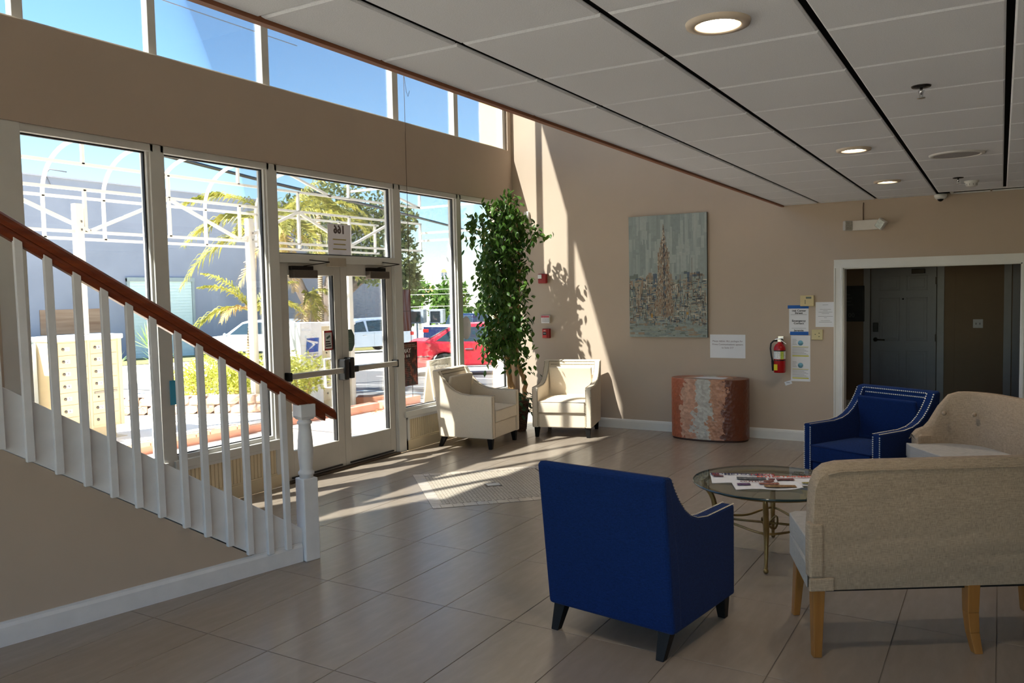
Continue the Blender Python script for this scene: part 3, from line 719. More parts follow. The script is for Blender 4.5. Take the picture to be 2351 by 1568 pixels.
# newspapers on the table
def newspaper(loc, rz, w_, d_, title, tcol, title2, label, pics):
    n_ = thing('newspaper', label, 'newspaper', loc, rz, 'newspapers on the glass table'); q_ = MB(); G = 8; vs_ = []
    for i in range(G + 1):
        u = i / G; vs_ += [(w_ * (u - .5), -d_ / 2, .003 + .006 * math.sin(u * 5) ** 2 + (.012 if u > .95 else 0)), (w_ * (u - .5), d_ / 2, .003 + .005 * math.sin(u * 4 + 1) ** 2)]
    q_.add(vs_, [(2 * i, 2 * i + 2, 2 * i + 3, 2 * i + 1) for i in range(G)], True)
    q_.add([(x, y, z - .003) for x, y, z in vs_], [(2 * i, 2 * i + 1, 2 * i + 3, 2 * i + 2) for i in range(G)], True); q_.build('pages', PAPER, n_)
    zt_ = .0135
    text(title, d_ * .2, tcol, n_, Matrix.Translation((-w_ * .08, d_ * .33, zt_)), 'headline', .02)
    if title2: text(title2, d_ * .2, mat('red_ink', (178, 44, 40), .8, var=0), n_, Matrix.Translation((w_ * .33, d_ * .33, zt_)), 'headline', .02)
    for (x0, x1, y0, y1, rgb) in pics:
        key = 'print_%d_%d_%d' % rgb
        if key not in MATS:
            m_ = NT(key); f_ = m_.noise(60, detail=3); MATS[key] = m_.fin(m_.ramp(f_, [(.3, s2l(tuple(int(v * .55) for v in rgb))), (.6, s2l(rgb)), (.75, s2l((196, 176, 160)))]), .7)
        MB().box(w_ * x0, w_ * x1, d_ * y0, d_ * y1, zt_ - .0007, zt_).build('photo', MATS[key], n_)
NAVY = mat('navy_ink', (40, 42, 92), .8, var=0); REDI = mat('red_ink', (178, 44, 40), .8, var=0); GRY = mat('print_grey', (120, 118, 122), .8, var=.3, vs=90)
def lines(parent, x0, x1, y0, y1, n_, z, m_=GRY, h=.003):
    q_ = MB()
    for i in range(n_):
        y = y0 + (y1 - y0) * (i + .5) / n_; q_.box(x0, x1 - (x1 - x0) * .12 * (i % 3), y - h / 2, y + h / 2, z - .0004, z)
    return q_.build('print_lines', m_, parent)
newspaper((4.36, -4.36, tz), R(20), .42, .29, 'HOMETOWN', NAVY, 'NEWS', 'newspaper with blue and red masthead, leftmost on the glass table', [(-.48, -.36, .2, .42, (150, 60, 60)), (-.1, .35, -.2, .05, (90, 96, 104)), (-.46, -.3, .05, .16, (120, 60, 70)), (.3, .46, -.42, -.25, (150, 96, 80))])
newspaper((4.55, -4.50, tz + .002), R(24), .42, .22, 'OUTDOORS', mat('brown_ink', (120, 60, 50), .8, var=0), None, 'newspaper lying nearest the table edge with a purple box', [(-.44, -.24, -.1, .12, (92, 52, 110)), (-.05, .42, -.36, -.08, (150, 110, 60)), (-.1, .2, .0, .2, (160, 90, 70))])
newspaper((4.70, -4.28, tz + .001), R(26), .4, .27, 'ENTERTAINMENT', mat('orange_ink', (206, 72, 36), .8, var=0), None, 'newspaper with red ENTERTAINMENT heading beside the settee', [(-.46, -.05, -.05, .14, (110, 40, 50)), (0.02, .46, -.4, -.25, (150, 140, 50)), (.3, .46, -.15, 0, (100, 80, 130))])

# ================================================================ STONE DRUM
DR = NT('stone_veneer_drum')
sep = DR.new('ShaderNodeSeparateXYZ'); DR.ln(DR.co.outputs['Object'], sep.inputs[0])
wob = DR.noise(6.5, detail=4, rough=.6); chip = DR.vor(22., None, 'F1', 'Color'); sepc = DR.new('ShaderNodeSeparateColor'); DR.ln(chip, sepc.inputs[0])
xx = DR.math('ADD', sep.outputs[0], DR.math('ADD', DR.math('MULTIPLY', DR.math('SUBTRACT', wob, .5), .34), DR.math('MULTIPLY', DR.math('SUBTRACT', sepc.outputs[0], .5), .05)))
band = DR.ramp(DR.math('ADD', DR.math('MULTIPLY', xx, 1.0), .5), [(.0, s2l((180, 96, 66))), (.22, s2l((184, 102, 70))), (.225, s2l((208, 164, 138))), (.38, s2l((206, 152, 124))), (.385, s2l((200, 196, 186))), (.57, s2l((196, 194, 184))), (.575, s2l((196, 144, 112))), (.74, s2l((188, 132, 102))), (.745, s2l((100, 48, 28))), (1., s2l((112, 58, 36)))], 'LINEAR')
shade = DR.mix(DR.math('MULTIPLY', sepc.outputs[1], .34), band, s2l((110, 72, 54)))
DR.bump(DR.vor(26., None, 'F1', 'Distance'), .5, .01)
DRM = DR.fin(shade, .32, 0, .5)
dr = thing('stone_drum_table', 'oval drum table clad in red and white stone against the back wall', 'table', (2.86, -.27, 0))
def oval(a, b_, e, n_): return [(a * abs(math.cos(t)) ** (2 / e) * (1 if math.cos(t) >= 0 else -1), b_ * abs(math.sin(t)) ** (2 / e) * (1 if math.sin(t) >= 0 else -1)) for t in [2 * math.pi * k / n_ for k in range(n_)]]
q = MB(); q.prism(oval(.462, .245, 2.5, 56), .02, .735, 'xy'); q.build('drum', DRM, dr, .008, 2)
q = MB(); q.prism(oval(.45, .235, 2.5, 40), 0, .02, 'xy'); q.build('plinth', mat('dark_plinth', (60, 34, 24), .6), dr)
pp_ = MB(); pp_.add([(-.16, -.13, .7385), (.2, -.17, .7385), (.22, .03, .7385), (-.12, .05, .7385)], [(0, 1, 2, 3)]); pp_.add([(-.16, -.13, .737), (.2, -.17, .737), (.22, .03, .737), (-.12, .05, .737)], [(3, 2, 1, 0)])
o = pp_.build('loose_sheet', PAPER); o.location = (2.86, -.27, 0); tag(o, 'loose white paper sheet lying on the stone drum table', 'paper')
# ================================================================ WALL ITEMS (back wall, y = 0)
PT = NT('cityscape_canvas'); sk = PT.noise(1, PT.map((9, 1, .9)), 4)
PTM = PT.fin(PT.ramp(sk, [(.3, s2l((132, 142, 138))), (.55, s2l((156, 164, 160))), (.75, s2l((178, 182, 176)))]), .55, 0, .3)
pa = thing('cityscape_painting', 'tall abstract skyline painting with a spired tower on the tan wall', 'painting', (2.2515, -.002, 1.9675))
MB().box(-.51, .51, -.032, -.03, -.765, .765).build('canvas', PTM, pa)
MB().box(-.51, .51, -.03, 0, -.765, .765).build('stretcher_edge', mat('dark_canvas_edge', (26, 22, 20), .7), pa)
PAL = [mat('oil_%d' % i, c, .5, var=.15, vs=25) for i, c in enumerate([(58, 62, 66), (104, 92, 82), (150, 132, 112), (126, 136, 132), (82, 96, 110), (172, 156, 134), (198, 190, 172), (132, 96, 72), (146, 152, 142), (108, 116, 108), (190, 140, 60)])]
pr_ = random.Random(5); st_q = MB(); LAY = [-.0328, .0008]
def stroke(x, z, w_, h_, mi):
    x0, x1, z0, z1 = max(-.508, x - w_), min(.508, x + w_), max(-.762, z - h_), min(.762, z + h_)
    if x1 > x0 and z1 > z0: y = LAY[0] - pr_.random() * LAY[1]; st_q.add([(x0, y, z0), (x1, y, z0), (x1 + pr_.uniform(-.002, .002), y, z1), (x0 + pr_.uniform(-.002, .002), y, z1)], [(0, 1, 2, 3)], False, None, mi)
PAL += [mat('oil_%d' % i, c, .5, var=.08, vs=25) for i, c in ((11, (147, 156, 152)), (12, (163, 170, 165)), (13, (138, 148, 144)))]
LAY[:] = [-.03215, .0001]
for k in range(110):                                   # misty sky
    stroke(pr_.uniform(-.5, .5), pr_.uniform(.05, .74), pr_.uniform(.008, .03), pr_.uniform(.05, .2), pr_.choice((11, 12, 13)))
LAY[:] = [-.0324, .0002]
for k in range(110):                                    # hazy building masses
    w_ = pr_.uniform(.015, .06); zt_ = pr_.uniform(-.25, .06); stroke(pr_.uniform(-.5, .5), (zt_ - .5) / 2, w_, (zt_ + .5) / 2, pr_.choice((13, 9, 1, 8, 2, 4, 9)))
LAY[:] = [-.0328, .0008]
for k in range(1500):                                   # windows and edges, denser low down
    z = pr_.uniform(-.6, .02); x = pr_.uniform(-.5, .5)
    if z > -.12 and pr_.random() < (z + .14) * 6: continue
    if pr_.random() < .6: stroke(x, z, pr_.uniform(.002, .006), pr_.uniform(.012, .045), pr_.choice((0, 1, 1, 2, 2, 5, 3, 4, 7, 8, 6)))
    else: stroke(x, z, pr_.uniform(.012, .035), pr_.uniform(.003, .008), pr_.choice((0, 1, 2, 5, 6, 4, 8, 9)))
for k in range(260): stroke(pr_.uniform(-.5, .5), pr_.uniform(-.75, -.56), pr_.uniform(.01, .06), pr_.uniform(.005, .015), pr_.choice((3, 8, 9, 8, 2, 13, 11)))
def tw_half(z):
    for zt_, h_ in ((-.3, .125), (-.12, .1), (.3, .078), (.36, .055), (.42, .042), (.48, .026), (.56, .012), (.64, .004)):
        if z < zt_: return h_
    return 0
zl = -.5
for zt_, h_ in ((-.3, .125), (-.12, .1), (.3, .078), (.36, .055), (.42, .042), (.48, .026), (.56, .012), (.64, .004)):
    y = -.0339; st_q.add([(-.045 - h_, y, zl), (-.045 + h_, y, zl), (-.045 + h_, y, zt_), (-.045 - h_, y, zt_)], [(0, 1, 2, 3)], False, None, 2); zl = zt_
def stroke_t(x, z, w_, h_, mi):
    y = -.0341 - pr_.random() * .0008; st_q.add([(x - w_, y, z - h_), (x + w_, y, z - h_), (x + w_, y, z + h_), (x - w_, y, z + h_)], [(0, 1, 2, 3)], False, None, mi)
for k in range(900):
    z = pr_.uniform(-.5, .63); h_ = tw_half(z)
    if h_ <= 0: continue
    x = pr_.uniform(-1, 1); xw = -.045 + x * h_
    stroke_t(xw, z, min(h_, pr_.uniform(.002, .006)), pr_.uniform(.006, .022), pr_.choice((0, 4, 0, 1)) if abs(x - .1) < .15 else pr_.choice((1, 2, 5, 5, 6, 7, 7, 3, 1)))
for (x, z) in ((-.21, -.49), (-.205, -.5), (.26, -.47)): stroke(x, z, .012, .02, 10)
stroke(.32, .12, .003, .1, 1)
st_q.build('brush_strokes', PAL, pa, flip=False)['kind'] = 'stuff'
def sheet(name, label, x0, x1, z0, z1, cat='notice', tilt=0, m_=PAPER, y=-.0015):
    s_ = thing(name, label, cat, ((x0 + x1) / 2, y, (z0 + z1) / 2)); w_, h_ = x1 - x0, z1 - z0
    q_ = MB(); q_.box(-w_ / 2, w_ / 2, -.001, .001, -h_ / 2, h_ / 2, Matrix.Rotation(tilt, 4, 'Y')); q_.build('page', m_, s_); return s_, w_, h_
BL = mat('brown_print', (120, 96, 104), .8, var=0)
s_, w_, h_ = sheet('wall_notice', 'landscape white delivery notice taped right of the painting', 2.784, 3.216, .953, 1.239)
for i, tx_ in enumerate(('Please deliver ALL packages for', 'Prime Communications upstairs', 'to Suite 217')):
    text(tx_, .029, BL, s_, TM((0, -.0016, .062 - i * .04)))
s_, w_, h_ = sheet('emergency_sign', 'white emergency contact sign held by blue tape above the extinguisher', 3.725, 3.943, 1.26, 1.56)
for i, (t_, z) in enumerate((('166 Center', .112), ('Street', .085), ('Emergency', -.005), ('Contact', -.034), ('Jeremie', -.117))): text(t_, .031, INK, s_, TM((0, -.0016, z)), bold=.025, sx=1.12)
lines(s_, -.08, .08, -.098, -.085, 1, 0).matrix_local = TM((0, -.0016, 0))
q = MB(); q.box(-.09, .09, -.0016, -.001, .066, .069); q.build('rule', GRY, s_)
TAPE = mat('blue_masking_tape', (30, 96, 178), .7, var=.08)
MB().box(-.125, .11, -.002, -.0012, .138, .176).build('tape', TAPE, s_); MB().box(-.098, .108, -.002, -.0012, -.17, -.13).build('tape', TAPE, s_)
s_, w_, h_ = sheet('license_sheets', 'two stacked certificate pages hanging below the emergency sign', 3.745, 3.962, .70, 1.235)
TEAL = mat('seal_teal', (120, 176, 200), .8, var=.1, vs=60); YEL = mat('highlighter_yellow', (206, 196, 60), .8, var=.05)
for k, zc in enumerate((.13, -.13)):
    q = MB(); q.tube([(0, -.0012, zc + .05), (0, -.0018, zc + .05)], .03, 20); q.build('seal', TEAL, s_)
    MB().box(-.09, .09, -.0018, -.001, zc + .004, zc + .009).build('rule', YEL, s_); MB().box(-.092, .092, -.0018, -.001, zc - .106, zc - .094).build('highlight', YEL, s_)
    lines(s_, -.092, .085, zc - .09, zc, 7, 0).matrix_local = TM((0, -.0016, 0)); lines(s_, -.09, -.04, zc + .025, zc + .1, 5, 0).matrix_local = TM((0, -.0016, 0))
s_, w_, h_ = sheet('wall_card', 'small white business card tucked below the certificate pages', 3.675, 3.755, .655, .70, 'card', -.35); lines(s_, -.02, .02, -.005, .01, 2, 0).matrix_local = TM((0, -.002, 0))
s_, w_, h_ = sheet('rules_notice', 'white typed notice page beside the hallway casing', 4.02, 4.234, 1.335, 1.62)
for i, z in enumerate((.11, .058, .043, .026, .012, -.022, -.038, -.07, -.086)):
    L = (.03, .06, .025, .075, .04, .08, .015, .05, .07)[i]; lines(s_, -L, L, z - .004, z + .004, 1, 0).matrix_local = TM((0, -.0016, 0))
BEIGEP = mat('beige_plastic', (214, 194, 146), .5, var=.03)
th = thing('thermostat', 'beige thermostat with grey display above the emergency sign', 'thermostat', (3.93, 0, 1.637))
MB().box(-.077, .077, -.028, 0, -.062, .062).build('case', BEIGEP, th, .006); MB().box(-.012, .048, -.0295, -.028, .024, .046).build('display', mat('lcd_grey', (86, 92, 84), .3), th)
for i in range(4): MB().box(-.026, -.014, -.0295, -.028, .0 - i * .012, .008 - i * .012).build('button', mat('grey_button', (120, 110, 92), .5), th)
wp = thing('wall_plate', 'square beige blank cover plate with three small screws', 'cover plate', (4.04, 0, 1.246))
MB().box(-.061, .061, -.022, 0, -.06, .06).build('plate', mat('beige_plate', (206, 192, 146), .5), wp, .005)
for (x, z) in ((-.018, .004), (.024, .018), (.024, -.02)): MB().box(x - .008, x + .004, -.0235, -.022, z - .004, z + .004).build('screw', mat('dark_screw', (70, 64, 50), .5), wp)
# fire extinguisher
EX = thing('fire_extinguisher', 'red fire extinguisher with black hose hanging on the tan wall', 'fire extinguisher', (3.635, -.085, .805))
RED = mat('extinguisher_red', (176, 14, 18), .25, var=.04)
q = MB(); q.lathe([(.062, 0), (.066, .008), (.066, .275), (.062, .3), (.045, .328), (.024, .342), (.022, .36)], 28); cy_ = q.build('cylinder', RED, EX)
q = MB(); q.lathe([(.0668, .16), (.0668, .25)], 28, None, True, 0, False); q.build('white_label', mat('label_print', (226, 226, 222), .5, var=.35, vs=70), EX)
q = MB(); q.lathe([(.0666, .25), (.0666, .262)], 28, None, True, 0, False); q.lathe([(.0668, .14), (.0668, .15)], 28, None, True, 0, False); q.build('black_band', BLACK, EX)
MB().box(-.05, -.01, -.069, -.058, .03, .1).build('inspection_tag', mat('tag_yellow', (226, 206, 40), .6), EX)
MB().box(.02, .058, -.062, -.05, .16, .25).build('class_label', mat('label_olive', (166, 176, 60), .6, var=.3, vs=60), EX)
q = MB(); q.box(-.02, .02, -.02, .02, .355, .39); q.bar((-.05, 0, .385), (.05, -.02, .41), .022, .012); q.bar((.02, -.01, .38), (.085, -.03, .335), .02, .008); q.build('handle_valve', CHROME, EX, .003)
q = MB(); q.tube([(-.02, 0, .372), (-.065, -.01, .37), (-.093, -.02, .34), (-.1, -.02, .28), (-.09, -.02, .2), (-.078, -.02, .14)], .0095, 8); q.tube([(-.078, -.02, .14), (-.068, -.02, .02)], [.013, .016], 8); q.build('hose', BLACK, EX)
MB().box(-.03, .03, .06, .085, .24, .42).build('bracket', CHROME, EX)
# emergency light
el = thing('emergency_light', 'white twin head emergency light mounted above the hallway opening', 'emergency light', (4.545, 0, 2.465))
MB().box(-.15, .15, -.06, 0, -.055, .055).build('housing', mat('housing_white', (222, 216, 210), .5), el, .008)
LENS = NT('lamp_lens'); LENSM = LENS.fin(LENS.ramp(LENS.vor(220), [(.1, s2l((250, 244, 226))), (.6, s2l((160, 156, 150)))]), .15, .3)
for (x, rz_, ry, m_) in ((-.17, R(35), 0, emis('lamp_glow', (255, 238, 205), .5)), (.165, R(-20), R(35), LENSM)):
    M_ = Matrix.Translation((x, -.075, .0)) @ Matrix.Rotation(rz_, 4, 'Z') @ Matrix.Rotation(ry, 4, 'Y')
    q = MB(); q.box(-.048, .048, -.02, .03, -.055, .055, M_); h_ = q.build('lamp_head', mat('head_grey', (190, 186, 182), .4), el, .012, 3)
    q = MB(); q.box(-.04, .04, -.024, -.0195, -.045, .045, M_); q.build('lens', LENSM, h_, .004)
q = MB(); q.tube([(-.02, -.012, .055), (-.022, -.012, .2), (-.018, -.012, .25)], .006, 6); q.build('conduit', mat('conduit_brown', (96, 76, 60), .7), el)
# fire alarm strobe, date sign, pull station, small sensor near the corner
fs_ = thing('fire_strobe', 'red fire alarm strobe with clear lens on the back wall', 'alarm', (.47, 0, 1.985)); MB().box(-.065, .065, -.05, 0, -.065, .065).build('case', mat('alarm_red', (150, 22, 20), .4), fs_, .012)
MB().box(-.06, -.0, -.06, -.048, .0, .055).build('strobe_lens', mat('clear_lens', (216, 216, 214), .15), fs_, .006)
cs_ = thing('date_plate', 'small white plate with red heading and number grid on the back wall', 'sign', (.50, 0, 1.43)); MB().box(-.065, .065, -.03, 0, -.055, .055).build('plate', mat('plate_white', (226, 220, 216), .5), cs_, .004)
MB().box(-.062, .062, -.0315, -.03, .022, .05).build('heading', mat('heading_red', (196, 92, 98), .6, var=.2, vs=60), cs_)
q = MB()
for i in range(5):
    for j in range(4): q.box(-.042 + i * .021, -.03 + i * .021, -.0315, -.03, .008 - j * .014, .014 - j * .014)
q.build('number_grid', GRY, cs_)
ps_ = thing('fire_pull_station', 'red fire alarm pull station low on the back wall', 'alarm', (.515, 0, 1.237)); MB().box(-.055, .055, -.05, 0, -.065, .065).build('case', mat('alarm_red', (150, 22, 20), .4), ps_, .006)
MB().box(-.05, .02, -.056, -.048, -.055, .055).build('pull_face', mat('pull_red', (196, 40, 40), .4), ps_, .004)
q = MB(); q.box(-.04, .012, -.058, -.055, -.022, .022); q.build('pull_handle', BLACK, ps_); text('PULL', .018, mat('sign_white', (236, 234, 232), .6, var=0), ps_, TM((-.014, -.0585, .002))); text('FIRE', .018, mat('sign_white', (236, 234, 232), .6, var=0), ps_, TM((-.014, -.0565, .038)))
ms_ = thing('motion_sensor', 'small white corner sensor behind the top of the ficus', 'sensor', (.24, 0, 2.85)); MB().box(-.035, .035, -.05, 0, -.06, .06).build('case', WHITE, ms_, .012); MB().box(-.022, .022, -.054, -.05, -.03, .0).build('lens', mat('sensor_lens', (196, 192, 184), .3), ms_)
# hanging cord in front of the right hand mullion
hc_ = MB(); hc_.tube([(.03, -2.4, 4.35), (.03, -2.4, 3.9), (.026, -2.395, 3.4), (.02, -2.385, 2.6), (.014, -2.375, 1.8), (.012, -2.37, .62)], .003, 5)
hc_.tube([(.03, -2.4, 4.3), (.03, -2.36, 4.1), (.03, -2.33, 4.05), (.03, -2.3, 4.12)], .0025, 5)
o = hc_.build('hanging_cord', mat('cord_brown', (84, 66, 50), .8)); tag(o, 'thin dark cord hanging down the tan band and window right of the doors', 'cord')

# ================================================================ CEILING ITEMS
def downlight(x, y, label, pw):
    d = thing('recessed_downlight', label, 'ceiling light', (x, y, HC), 0, 'recessed downlights in the suspended ceiling')
    q_ = MB(); q_.lathe([(.115, .0), (.112, -.012), (.085, -.016), (.08, -.012)], 32, None, True, 0, False); q_.build('trim_ring', mat('ring_beige', (206, 190, 172), .5), d)
    q_ = MB(); q_.lathe([(.08, -.012), (.062, -.003)], 28, None, True, 0, False); q_.build('reflector', emis('warm_reflector', (255, 216, 160), 1.1) if 'warm_reflector' not in MATS else MATS['warm_reflector'], d)
    q_ = MB(); q_.lathe([(.0001, -.0025), (.062, -.003)], 28, None, True, 0, False); q_.build('lamp_face', emis('lamp_face', (255, 240, 214), 6.) if 'lamp_face' not in MATS else MATS['lamp_face'], d)
    l = bpy.data.lights.new('downlight_lamp', 'SPOT'); l.energy = pw; l.color = (1, .86, .66); l.spot_size = R(130); l.spot_blend = .6; l.shadow_soft_size = .05
    lo = bpy.data.objects.new('downlight_lamp', l); COL.objects.link(lo); lo.parent = d; lo.location = (0, 0, -.03)
downlight(4.965, -6.9, 'glowing recessed downlight nearest the viewer, at the top of the picture', 16)
downlight(4.955, -3.69, 'glowing recessed downlight in the middle of the ceiling row', 16)
downlight(4.944, -1.64, 'glowing recessed downlight closest to the back wall', 16)
sp_ = thing('ceiling_speaker', 'round white speaker grille set in the ceiling panels', 'speaker', (5.556, -2.98, HC))
q = MB(); q.lathe([(.185, 0), (.182, -.008), (.155, -.012), (.15, -.006)], 40, None, True, 0, False); q.build('rim', WHITE, sp_)
q = MB(); q.lathe([(.0001, -.009), (.15, -.007)], 40, None, True, 0, False); q.build('grille', mat('grille_grey', (170, 166, 166), .7, var=.2, vs=300), sp_)
for (x, y, lb) in ((5.506, -5.415, 'chrome fire sprinkler with dark plate in front of the round speaker'), (5.505, -1.468, 'small fire sprinkler beside the smoke detector')):
    s_ = thing('sprinkler', lb, 'sprinkler', (x, y, HC), 0, 'fire sprinklers')
    q = MB(); q.lathe([(.045, .0), (.042, -.006), (.012, -.008)], 20); q.build('escutcheon', mat('dark_chrome', (60, 58, 60), .25, 1.), s_)
    q = MB(); q.tube([(0, 0, -.006), (0, 0, -.04)], .007, 8); q.bar((-.012, 0, -.02), (-.004, 0, -.055), .004); q.bar((.012, 0, -.02), (.004, 0, -.055), .004); q.lathe([(.019, -.058), (.019, -.055)], 12); q.build('head', CHROME, s_)
s_ = thing('smoke_detector', 'white smoke detector on the ceiling by the vent', 'smoke detector', (5.60, -1.12, HC)); q = MB(); q.lathe([(.062, 0), (.062, -.012), (.05, -.02), (.046, -.045), (.03, -.055)], 24); q.build('body', WHITE, s_)
q = MB()
for k in range(10):
    a = 2 * math.pi * k / 10; q.bar((.048 * math.cos(a), .048 * math.sin(a), -.026), (.046 * math.cos(a), .046 * math.sin(a), -.042), .012, .003)
q.build('vents', mat('vent_slot', (90, 86, 84), .7), s_)
s_ = thing('dome_camera', 'small white dome security camera over the hallway opening', 'camera', (5.287, -.07, HC)); q = MB(); q.lathe([(.062, 0), (.062, -.02), (.055, -.04), (.04, -.052)], 24); q.build('base', WHITE, s_); q = MB(); q.sphere((0, -.01, -.046), .032, 16, 8); q.build('dome', mat('dome_black', (12, 12, 14), .1), s_)
s_ = thing('ceiling_vent', 'white framed return air vent in the ceiling against the back wall', 'vent', (6.1, -.15, HC))
q = MB(); q.box(-.72, .72, -.13, -.115, -.004, .02); q.box(-.72, .72, .115, .13, -.004, .02); q.box(-.72, -.69, -.13, .13, -.004, .02); q.box(.69, .72, -.13, .13, -.004, .02); q.build('frame', WHITE, s_, .002)
MB().box(-.7, .7, -.12, .12, .02, .024).build('backing', mat('vent_brown', (120, 102, 90), .8), s_)
for k in range(3): MB().box(-.36 + .4 * k, -.345 + .4 * k, -.12, .12, -.002, .02).build('divider', mat('vent_brown', (120, 102, 90), .8), s_)

# ================================================================ FICUS
fc = thing('ficus_tree', 'tall leafy ficus tree in a woven basket in the window corner', 'plant', (.40, -.72, 0))
BARK = wood('ficus_bark', (150, 106, 62), (206, 164, 112), .8, 22., 'z')
WICK = NT('wicker'); wv = WICK.new('ShaderNodeTexWave', wave_type='BANDS', bands_direction='Z'); wv.inputs['Scale'].default_value = 14; wv.inputs['Distortion'].default_value = 6; wv.inputs['Detail Scale'].default_value = 3
WICK.ln(WICK.co.outputs['Object'], wv.inputs['Vector']); WICK.bump(wv.outputs['Fac'], .8, .01); WICKM = WICK.fin(WICK.ramp(wv.outputs['Fac'], [(.2, s2l((56, 36, 24))), (.8, s2l((122, 84, 56)))]), .7)
q = MB(); q.lathe([(.14, 0), (.15, .02), (.17, .2), (.185, .36), (.195, .4), (.185, .41), (.17, .38)], 28); q.build('basket', WICKM, fc)
q = MB(); q.lathe([(.0001, .375), (.175, .37)], 20, None, True, 0, False); q.build('soil', mat('soil', (58, 44, 34), .95), fc)
FOL = foliage('ficus_leaf', (28, 62, 22), (98, 134, 50), .28)
tops = []
def limb(pts, r0, r1):
    n_ = len(pts); q_ = MB(); sm = []
    for i in range(n_ - 1):
        for k in range(4):
            u = k / 4; sm.append(V(pts[i]).lerp(V(pts[i + 1]), u) + V((rnd.uniform(-.008, .008), rnd.uniform(-.008, .008), 0)))
    sm.append(V(pts[-1])); q_.tube(sm, [r0 + (r1 - r0) * i / (len(sm) - 1) for i in range(len(sm))], 9); q_.build('trunk', BARK, fc); return sm
la = limb([(-.02, -.02, .36), (-.05, -.04, .7), (-.07, -.05, 1.0), (-.09, -.06, 1.25), (-.15, -.08, 1.5), (-.12, -.06, 1.9), (-.1, -.06, 2.4), (-.06, -.05, 2.75)], .038, .012)
lb = limb([(.02, -.02, .36), (-.02, -.06, .65), (-.05, -.07, 1.0), (-.1, -.1, 1.3), (-.28, -.12, 1.7), (-.32, -.14, 2.2), (-.33, -.14, 2.55)], .036, .01)
lc = limb([(.1, .04, .36), (.13, .06, .6), (.04, .08, .8), (-.01, .08, 1.05), (.02, .08, 1.4), (.06, .08, 2.0), (.06, .06, 2.7)], .034, .012)
import itertools
# crown: column of sprays, wider at the top, thinning below; each leaf a folded blade
lm = MB(); lm.add([(0, 0, 0), (.021, .022, -.004), (.024, .045, -.008), (0, .085, -.02), (-.024, .045, -.008), (-.021, .022, -.004), (0, .022, .004), (0, .045, .004)], [(0, 1, 6), (1, 2, 7, 6), (2, 3, 7), (0, 6, 5), (6, 7, 4, 5), (7, 3, 4)], True)
leafme = lm.build('leaf', FOL, fc, flip=False); leafmesh = leafme.data; bpy.data.objects.remove(leafme)
leaves = []; twigs = MB()
cl = []
for k in range(200):
    z = .98 + 1.92 * rnd.random()
    rad = .27 if z > 1.25 else .2
    if z > 2.6: rad = .33 - (z - 2.6) * .75
    a = rnd.uniform(0, 2 * math.pi); rr = rad * math.sqrt(rnd.random())
    cx_ = -.04 + rr * 1.0 * math.cos(a); cy_2 = -.22 + rr * 1.3 * math.sin(a)
    c = V((cx_ + .15 * (rnd.random() - .5), cy_2 + .06, z)); cl.append(c)
cl += [V((-.22, -.6, 2.62)), V((-.26, -.62, 2.5)), V((-.2, -.55, 2.75)), V((-.2, -.66, 2.56)), V((.28, .12, 2.62)), V((.33, .16, 2.5)), V((.2, .1, 2.7)), V((.02, .0, 2.95)), V((.05, .02, 3.05)), V((-.02, 0, 3.0)), V((-.3, -.2, .95)), V((-.36, -.2, 1.05)), V((-.25, -.16, 1.1)), V((.12, .1, .75)), V((.1, .1, .9)), V((.13, .1, 1.0))]
for c in cl:
    base_ = min((p for p in la + lb + lc), key=lambda p: (p - c).length + abs(p.z - c.z + .12)); mid = base_.lerp(c, .5) + V((0, 0, .05)); twigs.tube([base_, mid, c], [.004, .003, .002], 4)
    for k in range(13):
        p = c + V((rnd.gauss(0, .065), rnd.gauss(0, .06), rnd.gauss(0, .075)))
        yaw = rnd.uniform(0, 2 * math.pi); pit = rnd.uniform(-1.25, -.15); s_ = rnd.uniform(.85, 1.25)
        wx = p.x + .40; wy = p.y - .72
        if wx < .03 or wy > -.02: continue
        leaves.append(Matrix.Translation(p) @ Matrix.Rotation(yaw, 4, 'Z') @ Matrix.Rotation(pit, 4, 'X') @ Matrix.Rotation(rnd.uniform(-.6, .6), 4, 'Y') @ Matrix.Diagonal((s_, s_, s_, 1)))
twigs.build('twigs', BARK, fc)
rnd.shuffle(leaves)
leaves.sort(key=lambda M_: M_.translation.x * -.5 + M_.translation.y * .85 + rnd.uniform(-.1, .1))
for M_ in leaves[:300]:
    o = link('leaf', leafmesh, fc); o.matrix_local = M_
rest = MB(); lv_ = [v.co.copy() for v in leafmesh.vertices]; lf_ = [tuple(p.vertices) for p in leafmesh.polygons]
for M_ in leaves[300:]: rest.add(lv_, lf_, True, M_)
o = rest.build('foliage', FOL, fc, flip=False); o['kind'] = 'stuff'
IVY = foliage('ivy_leaf', (22, 66, 34), (92, 128, 84), .2); ivy = MB()
for k in range(150):
    a = rnd.uniform(0, 2 * math.pi); r_ = .08 + .14 * rnd.random(); p = V((r_ * math.cos(a), r_ * math.sin(a), .4 + rnd.uniform(-.02, .13)))
    if k > 80: p = V((.2 * math.cos(a), .2 * math.sin(a), rnd.uniform(.22, .42)))
    M_ = Matrix.Translation(p) @ Matrix.Rotation(a - 1.57, 4, 'Z') @ Matrix.Rotation(rnd.uniform(-1.2, .3), 4, 'X'); ivy.add(lv_, lf_, True, M_)
o = ivy.build('ivy', IVY, fc, flip=False); o['kind'] = 'stuff'

